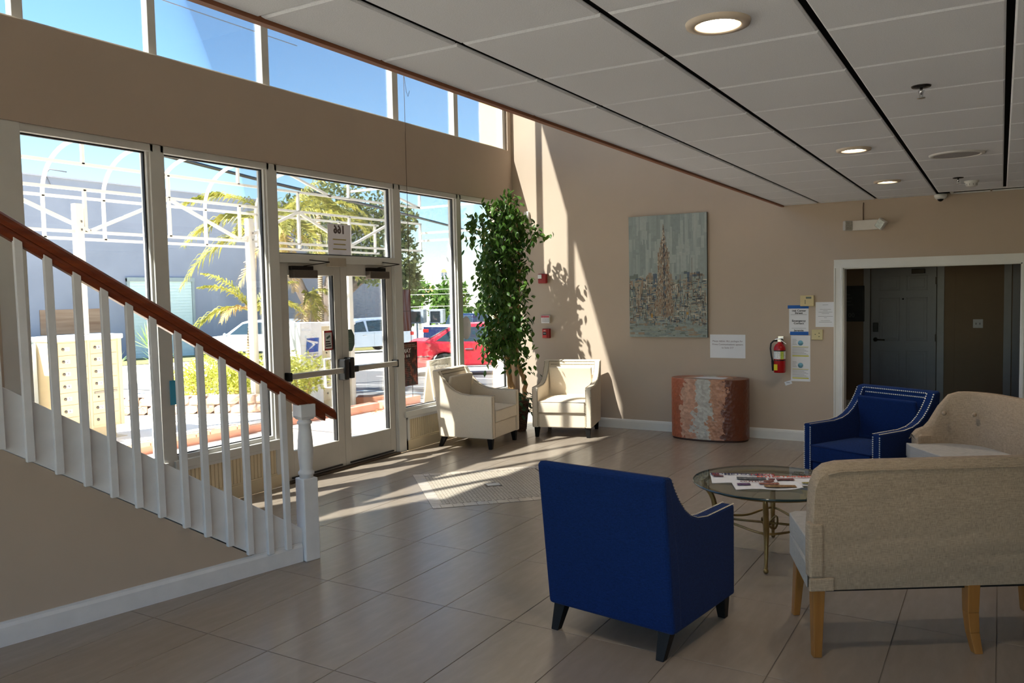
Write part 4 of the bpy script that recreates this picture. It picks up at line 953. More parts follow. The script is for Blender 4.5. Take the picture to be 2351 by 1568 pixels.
# ================================================================ PAPERS ON THE GLASS
def glass_sheet(name, label, cat, y0, y1, z0, z1, m_, x=-.066):
    s2 = thing(name, label, cat, (x, (y0 + y1) / 2, (z0 + z1) / 2)); a, b_ = (y1 - y0) / 2, (z1 - z0) / 2; MB().box(-.001, .001, -a, a, -b_, b_).build('sheet', m_, s2); return s2
trl = NT('thin_paper'); tt = trl.new('ShaderNodeBsdfTranslucent'); tt.inputs[0].default_value = (.62, .58, .56, 1); mx_ = trl.new('ShaderNodeMixShader'); mx_.inputs[0].default_value = .45
trl.fin(s2l((206, 200, 196)), .8); trl.ln(trl.b.outputs[0], mx_.inputs[1]); trl.ln(tt.outputs[0], mx_.inputs[2]); trl.ln(mx_.outputs[0], trl.out.inputs[0]); TRL = trl.m
s_ = glass_sheet('street_number_sign', 'paper sign with the number 166 seen from behind on the transom glass', 'sign', -3.60, -3.26, 2.215, 2.545, TRL)
text('166', .115, mat('number_brown', (104, 88, 84), .8, var=0), s_, TM((.0015, .0, .105), '+x', True), 'number', .045)
for i, L in enumerate((.1, .09, .1)): MB().box(.001, .0015, -L, L, -.0 - i * .05, .012 - i * .05).build('print_line', mat('print_ochre', (176, 156, 96), .8), s_)
rp = NT('event_poster_print'); rf = rp.noise(16, detail=4); rpm = rp.fin(rp.ramp(rf, [(.3, s2l((20, 14, 14))), (.48, s2l((60, 20, 18))), (.58, s2l((126, 40, 30))), (.68, s2l((160, 92, 60))), (.8, s2l((190, 170, 150)))]), .6)
s_ = glass_sheet('event_poster', 'dark red event poster taped to the window right of the doors', 'poster', -2.45, -2.165, .74, 1.25, rpm)
WI = mat('sign_white', (236, 234, 232), .6, var=0)
text('MAY', .075, WI, s_, TM((.0015, -.055, .155), '+x'), 'headline', .02); text('1 & 8', .05, WI, s_, TM((.0015, -.055, .095), '+x'), 'headline', .02)
lines(s_, -.12, .02, -.2, .06, 12, 0, mat('poster_grey', (150, 128, 112), .8)).matrix_local = TM((.0015, 0, 0), '+x'); lines(s_, -.13, .13, .19, .235, 2, 0, mat('poster_grey', (150, 128, 112), .8), .012).matrix_local = TM((.0015, 0, 0), '+x')
gp = NT('faded_poster'); gf = gp.noise(1, gp.map((1, 30, 3)), 3); gt_ = gp.new('ShaderNodeBsdfTranslucent'); gc = gp.ramp(gf, [(.35, s2l((150, 106, 92))), (.6, s2l((176, 170, 176)))]); gp.fin(gc, .7); gp.ln(gc, gt_.inputs[0])
gm = gp.new('ShaderNodeMixShader'); gm.inputs[0].default_value = .6; gp.ln(gp.b.outputs[0], gm.inputs[1]); gp.ln(gt_.outputs[0], gm.inputs[2]); gp.ln(gm.outputs[0], gp.out.inputs[0])
s_ = glass_sheet('faded_poster', 'faded brown and grey poster high on the window beside the doors', 'poster', -2.46, -2.265, 1.38, 1.86, gp.m); q = MB(); q.box(.001, .0015, -.09, .09, -.012, -.006); q.build('fold', GRY, s_)
gs = mat('sticker_green', (74, 100, 88), .5, var=.05)
s_ = thing('octagon_sticker', 'dark green octagonal sticker on the right entrance door glass', 'sticker', (-.078, -3.305, 1.33)); q = MB(); q.prism([(.075 * math.cos(R(22.5 + 45 * k)), .125 * math.sin(R(22.5 + 45 * k))) for k in range(8)], -.001, .001, 'yz'); q.build('sticker', gs, s_)
lines(s_, -.045, .045, -.03, .03, 3, 0, mat('sticker_line', (110, 132, 120), .6), .006).matrix_local = TM((.0015, 0, 0), '+x')
s_ = glass_sheet('camera_notice', 'small red and white camera warning notice on the left entrance door glass', 'sticker', -3.69, -3.57, 1.245, 1.45, mat('notice_white', (222, 222, 220), .6), -.078)
q = MB(); q.box(.001, .0016, -.06, .06, .08, .1); q.box(.001, .0016, -.06, .06, -.1, -.085); q.box(.001, .0016, -.06, -.05, -.1, .1); q.box(.001, .0016, .05, .06, -.1, .1); q.build('red_border', mat('notice_red', (196, 50, 46), .6), s_)
lines(s_, -.04, .04, -.07, 0, 3, 0, INK, .012).matrix_local = TM((.0015, 0, 0), '+x'); q = MB(); q.prism([(-.03, .03), (.02, .055), (.03, .035), (.0, .02), (-.02, .01)], .001, .0016, 'yz'); q.build('camera_mark', gs, s_)
s_ = thing('round_sticker', 'pale translucent round sticker on the corner window glass', 'sticker', (-.068, -1.12, 1.36)); q = MB(); q.tube([(-.001, 0, 0), (.001, 0, 0)], .15, 28, False, False); o = q.build('sticker', TRL, s_); o.scale = (1, .75, 1)
b = MB().box(-.05, .0, -5.56, -5.515, .93, 1.13).build('wall_sticker', mat('tag_cyan', (70, 176, 214), .5)); tag(b, 'small cyan tag stuck on the mullion behind the stair balusters', 'sticker')
# ================================================================ OUTSIDE
def gz(x, y):
    D = (x - 5.847) * -.514 + (y + 9.852) * .8577
    return -.05 - .032 * max(0, D - 10.5)
def ground_patch(name, x0, x1, y0, y1, m_, dz=0., nx=1, ny=1, label=None, cat=None, rot=None):
    q_ = MB(); vs_ = []
    for j in range(ny + 1):
        for i in range(nx + 1):
            x, y = x0 + (x1 - x0) * i / nx, y0 + (y1 - y0) * j / ny
            if rot: x, y = rot[0] + x * math.cos(rot[2]) - y * math.sin(rot[2]), rot[1] + x * math.sin(rot[2]) + y * math.cos(rot[2])
            vs_.append((x, y, gz(x, y) + dz))
    q_.add(vs_, [(j * (nx + 1) + i, j * (nx + 1) + i + 1, (j + 1) * (nx + 1) + i + 1, (j + 1) * (nx + 1) + i) for j in range(ny) for i in range(nx)])
    return struct(q_.build(name, m_), label, cat)
CONC = mat('sunlit_concrete', (226, 218, 204), .9, var=.06, vs=1.5, bump=.1, bs=40)
ASPH = mat('asphalt', (108, 108, 110), .9, var=.18, vs=14, bump=.3, bs=90)
GRASS = mat('dry_grass', (128, 122, 70), .95, var=.3, vs=8, bump=.4, bs=60)
ground_patch('ground_outside', -130, 30, -16, 240, CONC, 0, 80, 128, 'pale sunlit pavement outside', 'ground')
ground_patch('ground_asphalt', -14, 10, 2.3, 9.6, ASPH, .012, 12, 8, 'grey asphalt parking lane outside the right window', 'ground')
ground_patch('ground_verge', -30, -24, 2, 34, GRASS, .02, 4, 16, 'strip of dry grass along the grey warehouse', 'ground')
for nm, p, L, m_, lb in (('lot_line', (-9, 3.75), 14, mat('line_blue_white', (196, 216, 232), .8), 'pale blue painted line nearest on the asphalt'), ('lot_line', (-9, 5.1), 14, mat('line_white', (236, 236, 236), .8), 'white painted line across the middle of the asphalt'), ('lot_line', (-9, 7.6), 14, mat('line_white', (236, 236, 236), .8), 'white painted line along the far edge of the asphalt')):
    q_ = MB(); n_ = 14; vs_ = []
    for i in range(n_ + 1):
        x = p[0] + L * i / n_
        for y in (p[1] - .06, p[1] + .06): vs_.append((x, y, gz(x, y) + .018))
    q_.add(vs_, [(2 * i, 2 * i + 2, 2 * i + 3, 2 * i + 1) for i in range(n_)]); o = q_.build(nm, m_); tag(o, lb, 'road marking', 'painted lot lines'); o['kind'] = 'structure'
# walkway of pinkish pavers in front of the doors, and the raised mailbox terrace
PAV = mat('pink_paver', (238, 222, 208), .85, var=.1, vs=3, bump=.1, bs=50)
wk = struct(MB().box(-2.86, -.3, -9, 3.2, -.2, -.045).build('ground_walkway', mat('paver_joint', (150, 130, 118), .9)), 'pinkish paved walkway outside the entrance doors', 'ground')
pc = None
for i in range(5):
    for j in range(17):
        x0 = -2.85 + i * .51; y0 = -5.4 + j * .51
        if pc is None:
            o = MB().box(.006, .504, .006, .504, -.05, -.03).build('paver', PAV, wk); pc = o.data
        else: o = link('paver', pc, wk)
        o.location = (x0, y0, 0)
SALM = mat('salmon_stucco', (222, 160, 136), .85, var=.06, vs=3, bump=.08, bs=60)
ter = sroot('ground_terrace', 'raised white terrace with salmon riser where the mailboxes stand', 'terrace')
MB().box(-5.6, -2.9, -9, -.45, -.2, .085).build('slab', mat('white_paving', (242, 234, 222), .85, var=.04), ter)
MB().box(-2.9, -2.86, -9, -.45, -.2, .07).build('riser', SALM, ter)
BRK = mat('coping_brick', (214, 180, 156), .85, var=.12, vs=20)
bm_ = None
for j in range(22):
    y = -7.0 + j * .215
    if bm_ is None: o = MB().box(-.06, .06, 0, .2, 0, .06).build('coping_brick', BRK, ter, .006); bm_ = o.data
    else:
        o = link('coping_brick', bm_, ter, .006)
    o.location = (-2.9, y, .06)
# kerb blocks right of the terrace
for (x, y, sx, sy, z0, z1, rz_, lb) in ((-2.78, -.2, .1, .42, -.12, .09, 0, 'salmon kerb block beyond the right door'), (-2.72, .75, .12, .45, -.14, .1, 0, 'pale salmon kerb block by the asphalt beyond the right door'), (-3.7, 1.25, .28, .16, -.2, .03, .6, 'brown stone block behind the kerb, beside the canopy post')):
    o = MB().box(-sx, sx, -sy, sy, z0, z1).build('kerb_block', SALM if 'salmon' in lb else mat('brown_block', (160, 104, 78), .85, var=.12), None, .01); o.location = (x, y, 0); o.rotation_euler.z = rz_; tag(o, lb, 'kerb')
lit = MB()
for k in range(90):
    a = rnd.uniform(0, 6.28); p = V((-2.45 + rnd.gauss(0, .12), .2 + rnd.gauss(0, .3), -.025 + rnd.random() * .05)); s_ = .03
    lit.add([p + V((s_ * math.cos(a), s_ * math.sin(a), rnd.uniform(-.01, .02))), p + V((-s_ * .4 * math.sin(a), s_ * .4 * math.cos(a), 0)), p - V((s_ * math.cos(a), s_ * math.sin(a), 0)), p + V((s_ * .4 * math.sin(a), -s_ * .4 * math.cos(a), .01))], [(0, 1, 2, 3)])
o = lit.build('dead_leaves', mat('dead_leaf', (170, 120, 72), .9, var=.2), flip=False); o['kind'] = 'stuff'; o['label'] = 'heap of dry brown leaves against the kerb'; o['category'] = 'leaves'
# planter of split face blocks
BLK = NT('split_face_block'); bn = BLK.noise(26, detail=4); BLK.bump(bn, .8, .03); oi2 = BLK.new('ShaderNodeObjectInfo')
BLKM = BLK.fin(BLK.mix(oi2.outputs['Random'], BLK.ramp(bn, [(.3, s2l((196, 158, 136))), (.7, s2l((226, 200, 180)))]), s2l((206, 176, 156))), .9)
pl = thing('planter_wall', 'low planter wall of pinkish split stone blocks in front of the shrubs', 'planter')
PA, PB = V((-5.45, -2.38, 0)), V((-3.30, -1.0, 0)); pd = (PB - PA).normalized(); ang = math.atan2(pd.y, pd.x); L = (PB - PA).length
bmesh_ = []
for v_ in range(3):
    t = MB(); r3 = random.Random(v_); G = 4; vs_ = []; fs = []
    for j in range(4):
        for i in range(G + 1):
            ed = (i in (0, G)) or (j in (0, 3)); vs_.append((-.12 + .24 * i / G, -.08 + (.02 if ed else -r3.uniform(0, .025)), .13 * j / 3))
    fs = [(j * (G + 1) + i, j * (G + 1) + i + 1, (j + 1) * (G + 1) + i + 1, (j + 1) * (G + 1) + i) for j in range(3) for i in range(G)]
    t.add(vs_, fs); t.box(-.12, .12, -.06, .08, 0, .13); o = t.build('block', BLKM, pl, flip=False); bmesh_.append(o.data); bpy.data.objects.remove(o)
for row in range(2):
    s_ = .0 + .125 * row
    while s_ < L:
        o = link('block', bmesh_[rnd.randrange(3)], pl); p = PA + pd * s_; o.location = (p.x, p.y, .085 + row * .135); o.rotation_euler.z = ang; s_ += .247
# shrubs ------------------------------------------------------------------------
SHR = foliage('yellow_green_shrub', (150, 156, 54), (226, 226, 120), .4)
def leaf_cloud(q_, c, rx, ry, rz_, n_, s_, long=2.2):
    for _ in range(n_):
        while True:
            d = V((rnd.uniform(-1, 1), rnd.uniform(-1, 1), rnd.uniform(-1, 1)))
            if .25 < d.length < 1: break
        d = d * (d.length ** -.35); p = V(c) + V((d.x * rx, d.y * ry, d.z * rz_))
        t = V((rnd.gauss(0, 1), rnd.gauss(0, 1), rnd.gauss(.3, 1))).normalized(); b_ = t.cross(V((rnd.gauss(0, 1), rnd.gauss(0, 1), rnd.gauss(0, 1)))).normalized()
        l_ = s_ * rnd.uniform(.7, 1.3); w_ = l_ / long / 2
        q_.add([p, p + t * l_ * .5 + b_ * w_, p + t * l_, p + t * l_ * .5 - b_ * w_], [(0, 1, 2, 3)])
shrubs = [(-5.1, -1.3, 'yellow green shrub at the left end of the stone planter'), (-4.55, -1.15, 'yellow green shrub second from the left in the stone planter'), (-4.05, -.78, 'yellow green shrub right of the middle of the stone planter'), (-3.55, -.6, 'yellow green shrub behind the left entrance door'), (-5.0, -.7, 'yellow green shrub at the back of the stone planter')]
for k, (x, y, lb) in enumerate(shrubs):
    s_ = thing('shrub', lb, 'shrub', (x, y, .08), 0, 'yellow green shrubs in the stone planter')
    q = MB()
    for j in range(9):
        leaf_cloud(q, (rnd.uniform(-.3, .3), rnd.uniform(-.3, .3), .25 + rnd.uniform(0, .45)), .24, .24, .24, 170, .085, 3.2)
    o = q.build('foliage', SHR, s_, flip=False); o['kind'] = 'stuff'
    st_ = MB()
    for j in range(6): a = j; st_.tube([(0, 0, 0), (.12 * math.cos(a), .12 * math.sin(a), .3), (.25 * math.cos(a), .25 * math.sin(a), .6)], [.012, .009, .004], 5)
    st_.build('stems', BARK, s_)
REDP = foliage('red_shrub_leaf', (120, 50, 40), (190, 90, 70), .3)
s_ = thing('red_shrub', 'sparse red leaved twiggy plant beside the big mailbox unit', 'shrub', (-5.5, -2.75, .08)); q = MB(); st_ = MB()
for j in range(11):
    a = j * 2.4; p = V((.2 * math.cos(a), .2 * math.sin(a), .5 + .35 * rnd.random())); st_.tube([(0, 0, 0), p * .5, p], [.008, .006, .003], 4)
    leaf_cloud(q, p, .09, .09, .14, 16, .07, 2.5)
st_.build('stems', BARK, s_); o = q.build('foliage', REDP, s_, flip=False); o['kind'] = 'stuff'
# mailboxes ----------------------------------------------------------------------
MBX = mat('mailbox_beige', (220, 204, 170), .5, var=.02); MBW = mat('mailbox_white', (240, 240, 242), .4, var=.01)
def mailbox(label, x, y0, z0, cols, rows, W=.86, H=1.28, numbers=True, start=1):
    c = thing('mailbox_unit', label, 'mailbox', (x, y0, z0), 0, 'beige cluster mailboxes')
    MB().box(-.42, 0, 0, W, .16, H - .03).build('cabinet', MBX, c, .004)
    MB().box(-.45, .03, -.02, W + .02, H - .03, H + .03).build('cap', MBW, c, .012)
    MB().box(-.36, -.05, .08, W - .08, 0, .16).build('pedestal', MBX, c, .004); MB().box(-.44, .02, -.02, W + .02, -.01, .012).build('foot', MBX, c)
    g_ = MB(); g_.box(-.002, .012, .0, .045, .16, H - .03); g_.box(-.002, .012, W - .05, W, .16, H - .03); g_.box(-.002, .01, W / 2 - .02, W / 2 + .015, .16, H - .03); g_.build('face_frame', MBX, c, .003)
    cw = (W - .095) / cols; n_ = start; lockm = mat('lock_grey', (120, 112, 100), .35, .6)
    for k in range(cols):
        zs = H - .05; rh = (H - .24) / rows
        for r_ in range(rows):
            ya, yb = .048 + k * cw + (.016 if k else 0), .048 + (k + 1) * cw - .022; zt_ = zs - r_ * rh
            d = MB().box(0, .008, ya + .002, yb - .002, zt_ - rh + .003, zt_ - .003).build('box_door', MBX, c, .002)
            slot = (k == 1 and r_ == 4 and rows > 6)
            if slot:
                MB().box(.008, .02, ya + .03, yb - .02, zt_ - .05, zt_ - .025).build('outgoing_slot', mat('slot_metal', (150, 148, 142), .3, .7), d)
                MB().box(.008, .016, ya + .07, ya + .09, zt_ - .1, zt_ - .082).build('lock', BLACK, d)
            else:
                q_ = MB(); q_.tube([(.007, ya + .06, zt_ - rh / 2), (.018, ya + .06, zt_ - rh / 2)], .017, 12); q_.build('lock', lockm, d)
                if numbers and n_ <= 12:
                    MB().box(.008, .009, ya + .082, ya + .142, zt_ - rh / 2 - .022, zt_ - rh / 2 + .022).build('number_label', PAPER, d); text(str(n_), .04, INK, d, TM((.0095, ya + .112, zt_ - rh / 2), '+x'), 'number'); n_ += 1
    return c
mailbox('beige mailbox unit with doors numbered 1 to 12 seen between the balusters', -3.7, -4.4, .08, 2, 7)
mailbox('beige mailbox unit at the far left, mostly behind the window frame', -3.72, -5.62, .08, 2, 7, numbers=False)
o = MB().box(-.3, 0, 0, .38, .3, 1.22).build('parcel_locker', mat('locker_bluewhite', (206, 216, 222), .4), None, .01); o.location = (-4.02, -4.8, .08); tag(o, 'bluish white locker side between the two left mailbox units', 'mailbox')
mailbox('beige mailbox unit seen through the entrance doors', -4.02, .34, -.12, 2, 7, .82, 1.45, numbers=False)
pb_ = thing('parcel_box', 'white parcel box with blue eagle emblem seen through the left door', 'mailbox', (-3.99, -.17, -.1))
MB().box(-.42, 0, 0, .5, .0, 1.48).build('cabinet', MBW, pb_, .012)
PBLUE = mat('emblem_blue', (34, 86, 176), .5, var=0)
q = MB(); q.prism([(.115, .985), (.40, .985), (.43, 1.22), (.145, 1.22)], .001, .003, 'yz'); e_ = q.build('emblem', PBLUE, pb_)
q = MB(); q.prism([(.14, 1.20), (.30, 1.165), (.385, 1.155), (.41, 1.13), (.37, 1.12), (.31, 1.135), (.34, 1.11), (.13, 1.0), (.28, 1.105), (.26, 1.135), (.16, 1.165)], .003, .0045, 'yz'); q.build('emblem_eagle', MBW, e_)
text('UNITED STATES', .042, mat('emblem_ink', (70, 70, 120), .6, var=0), pb_, TM((.002, .26, .95), '+x')); text('POSTAL SERVICE', .042, mat('emblem_ink', (70, 70, 120), .6, var=0), pb_, TM((.002, .26, .9), '+x'))
# canopy frame -------------------------------------------------------------------------
CW = mat('canopy_white', (232, 226, 212), .5, var=.03, vs=4)
cn = thing('canopy_frame', 'bare white tubular awning frame with arched ribs over the walkway', 'canopy frame')
YA, YB = -6.4, 3.05; X1, X2 = -3.9, -4.6; tw = .036
def cb(nm, p, q2, w_=tw): MB().bar(p, q2, w_).build(nm, CW, cn)
for (x, z) in ((X1, 3.18), (X1, 2.66), (X1, 3.49), (X2, 3.165), (X2, 2.625)): cb('chord', (x, YA, z), (x, YB if x == X1 else 2.6, z))
for y in (-3.9, -1.22, .93): MB().box(X1 - .05, X1 + .05, y - .05, y + .05, .05 if y < 0 else -.16, 3.0).build('post', CW, cn, .006)
for y in (-3.9, -1.22, .93):
    for z in (2.68, 2.78):
        q = MB(); q.tube([(X1 + .05, y + .015, z), (X1 + .058, y + .02, z)], .014, 8); q.build('bolt', mat('bolt_grey', (120, 116, 110), .4, .7), cn)
for y in (-6.2, -3.8, -1.4, 1.0, 3.03):
    cb('upright', (X1, y, 2.66), (X1, y, 3.18)); cb('upright', (X1, y, 3.49), (X1, y, 3.80))
for y in (-5.0, -2.6, -.2, 2.2): cb('upright', (X1, y, 2.66), (X1, y, 3.49))
yy = [-5.0, -3.75, -2.6, -1.4, -.2, 1.0, 2.2]
for i in range(len(yy) - 1):
    a, b_ = ((X1, yy[i], 3.17), (X1, yy[i + 1], 2.67)) if i % 2 == 0 else ((X1, yy[i], 2.67), (X1, yy[i + 1], 3.17)); cb('diagonal', a, b_, .04)
for y in (-5.6, -4.75, -3.92, -3.1, -2.28, -1.45, -.45, .5, 1.5, 2.5):
    cb('upright', (X2, y, 2.625), (X2, y, 3.165))
    if y < .2:
        pts = [(X2 + .78 * (1 - math.cos(R(90) * k / 10)), y, 3.165 + .60 * math.sin(R(90) * k / 10)) for k in range(11)]
        q = MB()
        for a, b_ in zip(pts, pts[1:]): q.bar(a, b_, .036, .036, (0, 1, 0))
        q.build('arch_rib', CW, cn)
cb('ridge', (X1, YA, 3.80), (X1, -.5, 3.80)); cb('hip_rafter', (X1, -.5, 3.80), (X1, .55, 3.49)); cb('hip_rafter', (X1, 1.6, 3.80), (X1, 3.03, 3.49))
for y, z in ((-4.6, 3.80), (-.5, 3.80), (1.05, 3.62), (3.03, 3.49), (3.03, 3.0), (3.03, 2.85)): cb('cross_beam', (X1, y, z), (-.32, y, z))
# wing of the facade seen beside the clerestory
struct(MB().box(-.42, -.112, -.135, -.102, 3.76, TOPZ).build('wall_outer_wing', mat('yellow_stucco', (232, 196, 130), .85, var=.04)), 'yellow outer wing wall beside the clerestory', 'wall')
# sandwich board
sb = thing('sandwich_board', 'cream sandwich board sign with dark lettering outside the window behind the tan armchair', 'sign', (-.42, -1.0, -.03), R(8))
SB = mat('board_cream', (196, 186, 168), .6, var=.05)
q = MB(); q.box(-.02, .0, -.33, .33, 0, .98, Matrix.Rotation(R(-8), 4, 'Y')); q.build('front_board', SB, sb, .004); q = MB(); q.box(-.02, 0, -.33, .33, 0, .98, Matrix.Translation((-.28, 0, 0)) @ Matrix.Rotation(R(8), 4, 'Y')); q.build('rear_board', SB, sb, .004)
text('Kowac', .15, mat('board_ink', (60, 56, 62), .7, var=0), sb, Matrix.Rotation(R(-8), 4, 'Y') @ TM((.002, -.02, .875), '+x'), 'lettering', .01)
q = MB(); q.box(0, .003, -.33, -.2, .05, .5, Matrix.Rotation(R(-8), 4, 'Y')); q.build('printed_panel', mat('panel_navy', (52, 60, 96), .6, var=.5, vs=12), sb)

# palms ---------------------------------------------------------------------------
PALM = foliage('palm_leaflet', (104, 112, 40), (196, 186, 94), .4); PALMD = foliage('palm_leaflet_dry', (170, 140, 84), (214, 186, 126), .4)
TRUNK = NT('ringed_trunk'); wv2 = TRUNK.new('ShaderNodeTexWave', wave_type='BANDS', bands_direction='Z'); wv2.inputs['Scale'].default_value = 6; wv2.inputs['Distortion'].default_value = 2
TRUNK.ln(TRUNK.co.outputs['Object'], wv2.inputs['Vector']); TRUNK.bump(wv2.outputs['Fac'], .6, .02); TRUNKM = TRUNK.fin(TRUNK.ramp(wv2.outputs['Fac'], [(.2, s2l((136, 112, 84))), (.8, s2l((196, 176, 146)))]), .9)
def frond(parent, base_, az, el, L, droop, m_, nl=46, wl=.34):
    q_ = MB(); pts = []; d = V((math.cos(az) * math.cos(el), math.sin(az) * math.cos(el), math.sin(el))); p = V(base_); n_ = 14
    for i in range(n_ + 1):
        pts.append(p.copy()); p = p + d * (L / n_); d = (d + V((0, 0, -droop / n_))).normalized()
    q_.tube(pts, [.016 * (1 - i / (n_ + 1)) + .003 for i in range(n_ + 1)], 5)
    for i in range(nl):
        u = .12 + .88 * i / nl; f_ = u * n_; k = min(int(f_), n_ - 1); c = pts[k].lerp(pts[k + 1], f_ - k); t = (pts[k + 1] - pts[k]).normalized(); side = t.cross(V((0, 0, 1))).normalized(); up = side.cross(t)
        ll = wl * (math.sin(math.pi * min(.97, .15 + .85 * u)) * .75 + .25)
        for s_ in (-1, 1):
            for tw_ in ((.35,) if i % 2 else (.1,)):
                dd = (side * s_ * .75 + t * .75 + up * (tw_ + rnd.uniform(-.25, .25))).normalized(); l2 = ll * rnd.uniform(.8, 1.15); w_ = t * .013
                e1 = c + dd * l2 * .55 + V((0, 0, -.04 * l2)); e2 = c + dd * l2 * .9 + V((0, 0, -.45 * l2))
                q_.add([c - w_ * .6, c + w_ * .6, e1 + w_, e2, e1 - w_], [(0, 1, 2, 3, 4)])
    o_ = q_.build('frond', m_, parent, flip=False); o_['kind'] = 'stuff'; return o_
def palm(label, loc, h, rt, fronds, shaft=True, lean=(0, 0)):
    c = thing('palm_tree', label, 'palm tree', loc); q_ = MB(); top_ = V((lean[0], lean[1], h)); q_.tube([(0, 0, 0), (lean[0] * .3, lean[1] * .3, h * .5), top_], [rt * 1.25, rt, rt * .85], 10); q_.build('trunk', TRUNKM, c)
    if shaft:
        q_ = MB(); q_.tube([top_, top_ + V((0, 0, .3)), top_ + V((0, 0, .62))], [rt * 1.1, rt * 1.3, rt * .7], 10); q_.build('crownshaft', mat('crownshaft_green', (176, 170, 84), .5, var=.08), c); top_ = top_ + V((0, 0, .55))
    for (az, el, L_, dr, dry, nl, wl) in fronds: frond(c, top_, R(az), R(el), L_, dr, PALMD if dry else PALM, nl, wl)
    return c
# directions: azimuth 31 deg is to the right in the picture, 211 deg to the left, 121 deg away
palm('tall palm with drooping fronds filling the view behind the canopy frame', (-6.55, 1.95, -.2), 2.85, .085,
     [(25, 35, 2.3, 1.9, 0, 60, .42), (60, 45, 2.2, 1.9, 0, 56, .42), (5, 10, 2.3, 1.7, 0, 56, .42), (100, 55, 2.2, 1.8, 0, 56, .42), (140, 40, 2.2, 2.0, 0, 56, .42), (200, 30, 2.4, 1.5, 0, 60, .42), (215, 5, 2.5, 1.5, 0, 60, .42), (230, 50, 2.1, 1.6, 0, 56, .42), (285, 35, 2.0, 2.0, 0, 50, .4), (320, 40, 2.0, 2.0, 0, 50, .4), (30, -20, 1.9, 1.5, 1, 44, .4), (250, -35, 1.5, 1.0, 1, 40, .36), (330, -40, 1.6, .9, 1, 40, .36), (45, 65, 2.0, 1.6, 0, 52, .42), (340, 15, 2.2, 1.7, 0, 56, .42)])
palm('young palm with arching fronds in front of the silver car', (-5.9, .35, -.15), 1.72, .05, [(214, 20, 1.35, 1.7, 0, 44, .26), (205, 60, 1.2, 1.2, 0, 40, .26), (30, 40, 1.1, 1.8, 0, 40, .26), (70, 60, 1.1, 1.5, 0, 40, .24), (120, 30, 1.1, 1.6, 0, 40, .24), (270, 30, .8, 1.8, 1, 30, .22), (250, 55, 1.1, 1.4, 0, 40, .24)], False, (.12, .08))
palm('slender palm trunk with a hanging skirt of dry fronds behind the left door', (-7.0, 3.0, -.25), 2.1, .07, [(30, -30, 1.1, 1.0, 1, 40, .34), (300, -50, 1.5, .6, 1, 40, .34), (20, 30, 1.2, 2.2, 0, 40, .34), (330, 20, 1.1, 2.2, 0, 40, .34), (0, -60, 1.6, .4, 1, 40, .3)], False)
palm('pale ringed palm trunk in front of the big oak', (-8.2, 4.7, -.3), 4.2, .06, [(30, 30, 1.6, 2, 0, 40, .3), (210, 30, 1.6, 2, 0, 40, .3), (120, 50, 1.5, 2, 0, 40, .3), (300, 30, 1.5, 2, 0, 40, .3)], False)
def yucca(label, loc, s_, n_=26, trunk=0.):
    c = thing('yucca', label, 'plant', loc, 0, 'spiky plants by the warehouse'); q_ = MB()
    for k in range(n_):
        a = k * 2.4; el = R(10 + 75 * (k / n_)); d = V((math.cos(a) * math.cos(el), math.sin(a) * math.cos(el), math.sin(el))); b_ = d.cross(V((0, 0, 1))).normalized() * .03 * s_; o_ = V((0, 0, trunk)); q_.add([o_ - b_, o_ + b_, o_ + d * s_ * .6 + b_, o_ + d * s_, o_ + d * s_ * .6 - b_], [(0, 1, 2, 3, 4)])
    o_ = q_.build('blades', foliage('yucca_blade', (96, 128, 66), (176, 196, 130), .3) if 'yucca_blade' not in MATS else MATS['yucca_blade'], c, flip=False); o_['kind'] = 'stuff'
    q_ = MB(); q_.tube([(0, 0, -.3), (0, 0, trunk)], .06 * s_, 6); q_.build('stem', TRUNKM, c)
yucca('spiky palm above the far left mailbox unit', (-12.1, -.95, .9), .9, 30, .35); yucca('small spiky plant peeping over the numbered mailbox unit', (-11.2, 1.2, .2), .5, 26, .1)
yucca('thin yucca with dry trunk right of the numbered mailbox unit', (-12.4, 3.0, -.5), .7, 26, 1.1); yucca('dark spiky plant in front of the roller shutter', (-16.5, 6.2, -.6), .75, 30, .4)
# broadleaf trees -------------------------------------------------------------------------
OAKF = foliage('oak_leaf', (58, 72, 44), (132, 140, 84), .35); HEDF = foliage('hedge_leaf', (52, 92, 36), (128, 160, 74), .35)
BARKG = mat('grey_bark', (112, 98, 88), .95, var=.25, vs=5, bump=.6, bs=14)
def tree(label, loc, trunk, blobs, fm, leaf, n_, group=None):
    c = thing('broadleaf_tree', label, 'tree', loc, 0, group)
    q_ = MB()
    for pts, rs_ in trunk: q_.tube(pts, rs_, 8)
    q_.build('trunk', BARKG, c); q_ = MB()
    for (x, y, z, rx, rz_) in blobs: leaf_cloud(q_, (x, y, z), rx, rx, rz_, n_, leaf, 1.9)
    o_ = q_.build('foliage', fm, c, flip=False); o_['kind'] = 'stuff'; return c
tree('big oak with a leaning grey trunk behind the palms', (-14.1, 10.8, -.55), [([(0, 0, 0), (.2, .1, 1.5), (.5, .3, 3.2), (.9, .5, 5)], [.55, .45, .35, .2]), ([(.2, .1, 1.5), (.8, .5, 2.6), (1.6, 1.0, 3.4), (2.2, 1.3, 4.2)], [.25, .2, .15, .08]), ([(.1, 0, 1.2), (-.6, -.3, 2.6), (-1.2, -.6, 4.4)], [.28, .2, .1])],
     [(.3, .2, 5.2, 1.3, 1), (1.1, .7, 4.6, 1.2, .9), (1.9, 1.15, 4.4, 1.0, .9), (2.4, 1.4, 3.6, .7, .8), (1.5, .9, 3.3, .8, .6), (-.8, -.4, 4.9, 1.2, .9), (1.0, .6, 5.9, 1.3, .9), (2.3, 1.4, 4.9, .7, .6), (.4, .2, 3.6, .9, .6), (2.5, 1.5, 2.9, .5, .5)], OAKF, .19, 620)
hg = 'trees across the road'
D0 = V((-36.5, 46.7, -2.2))
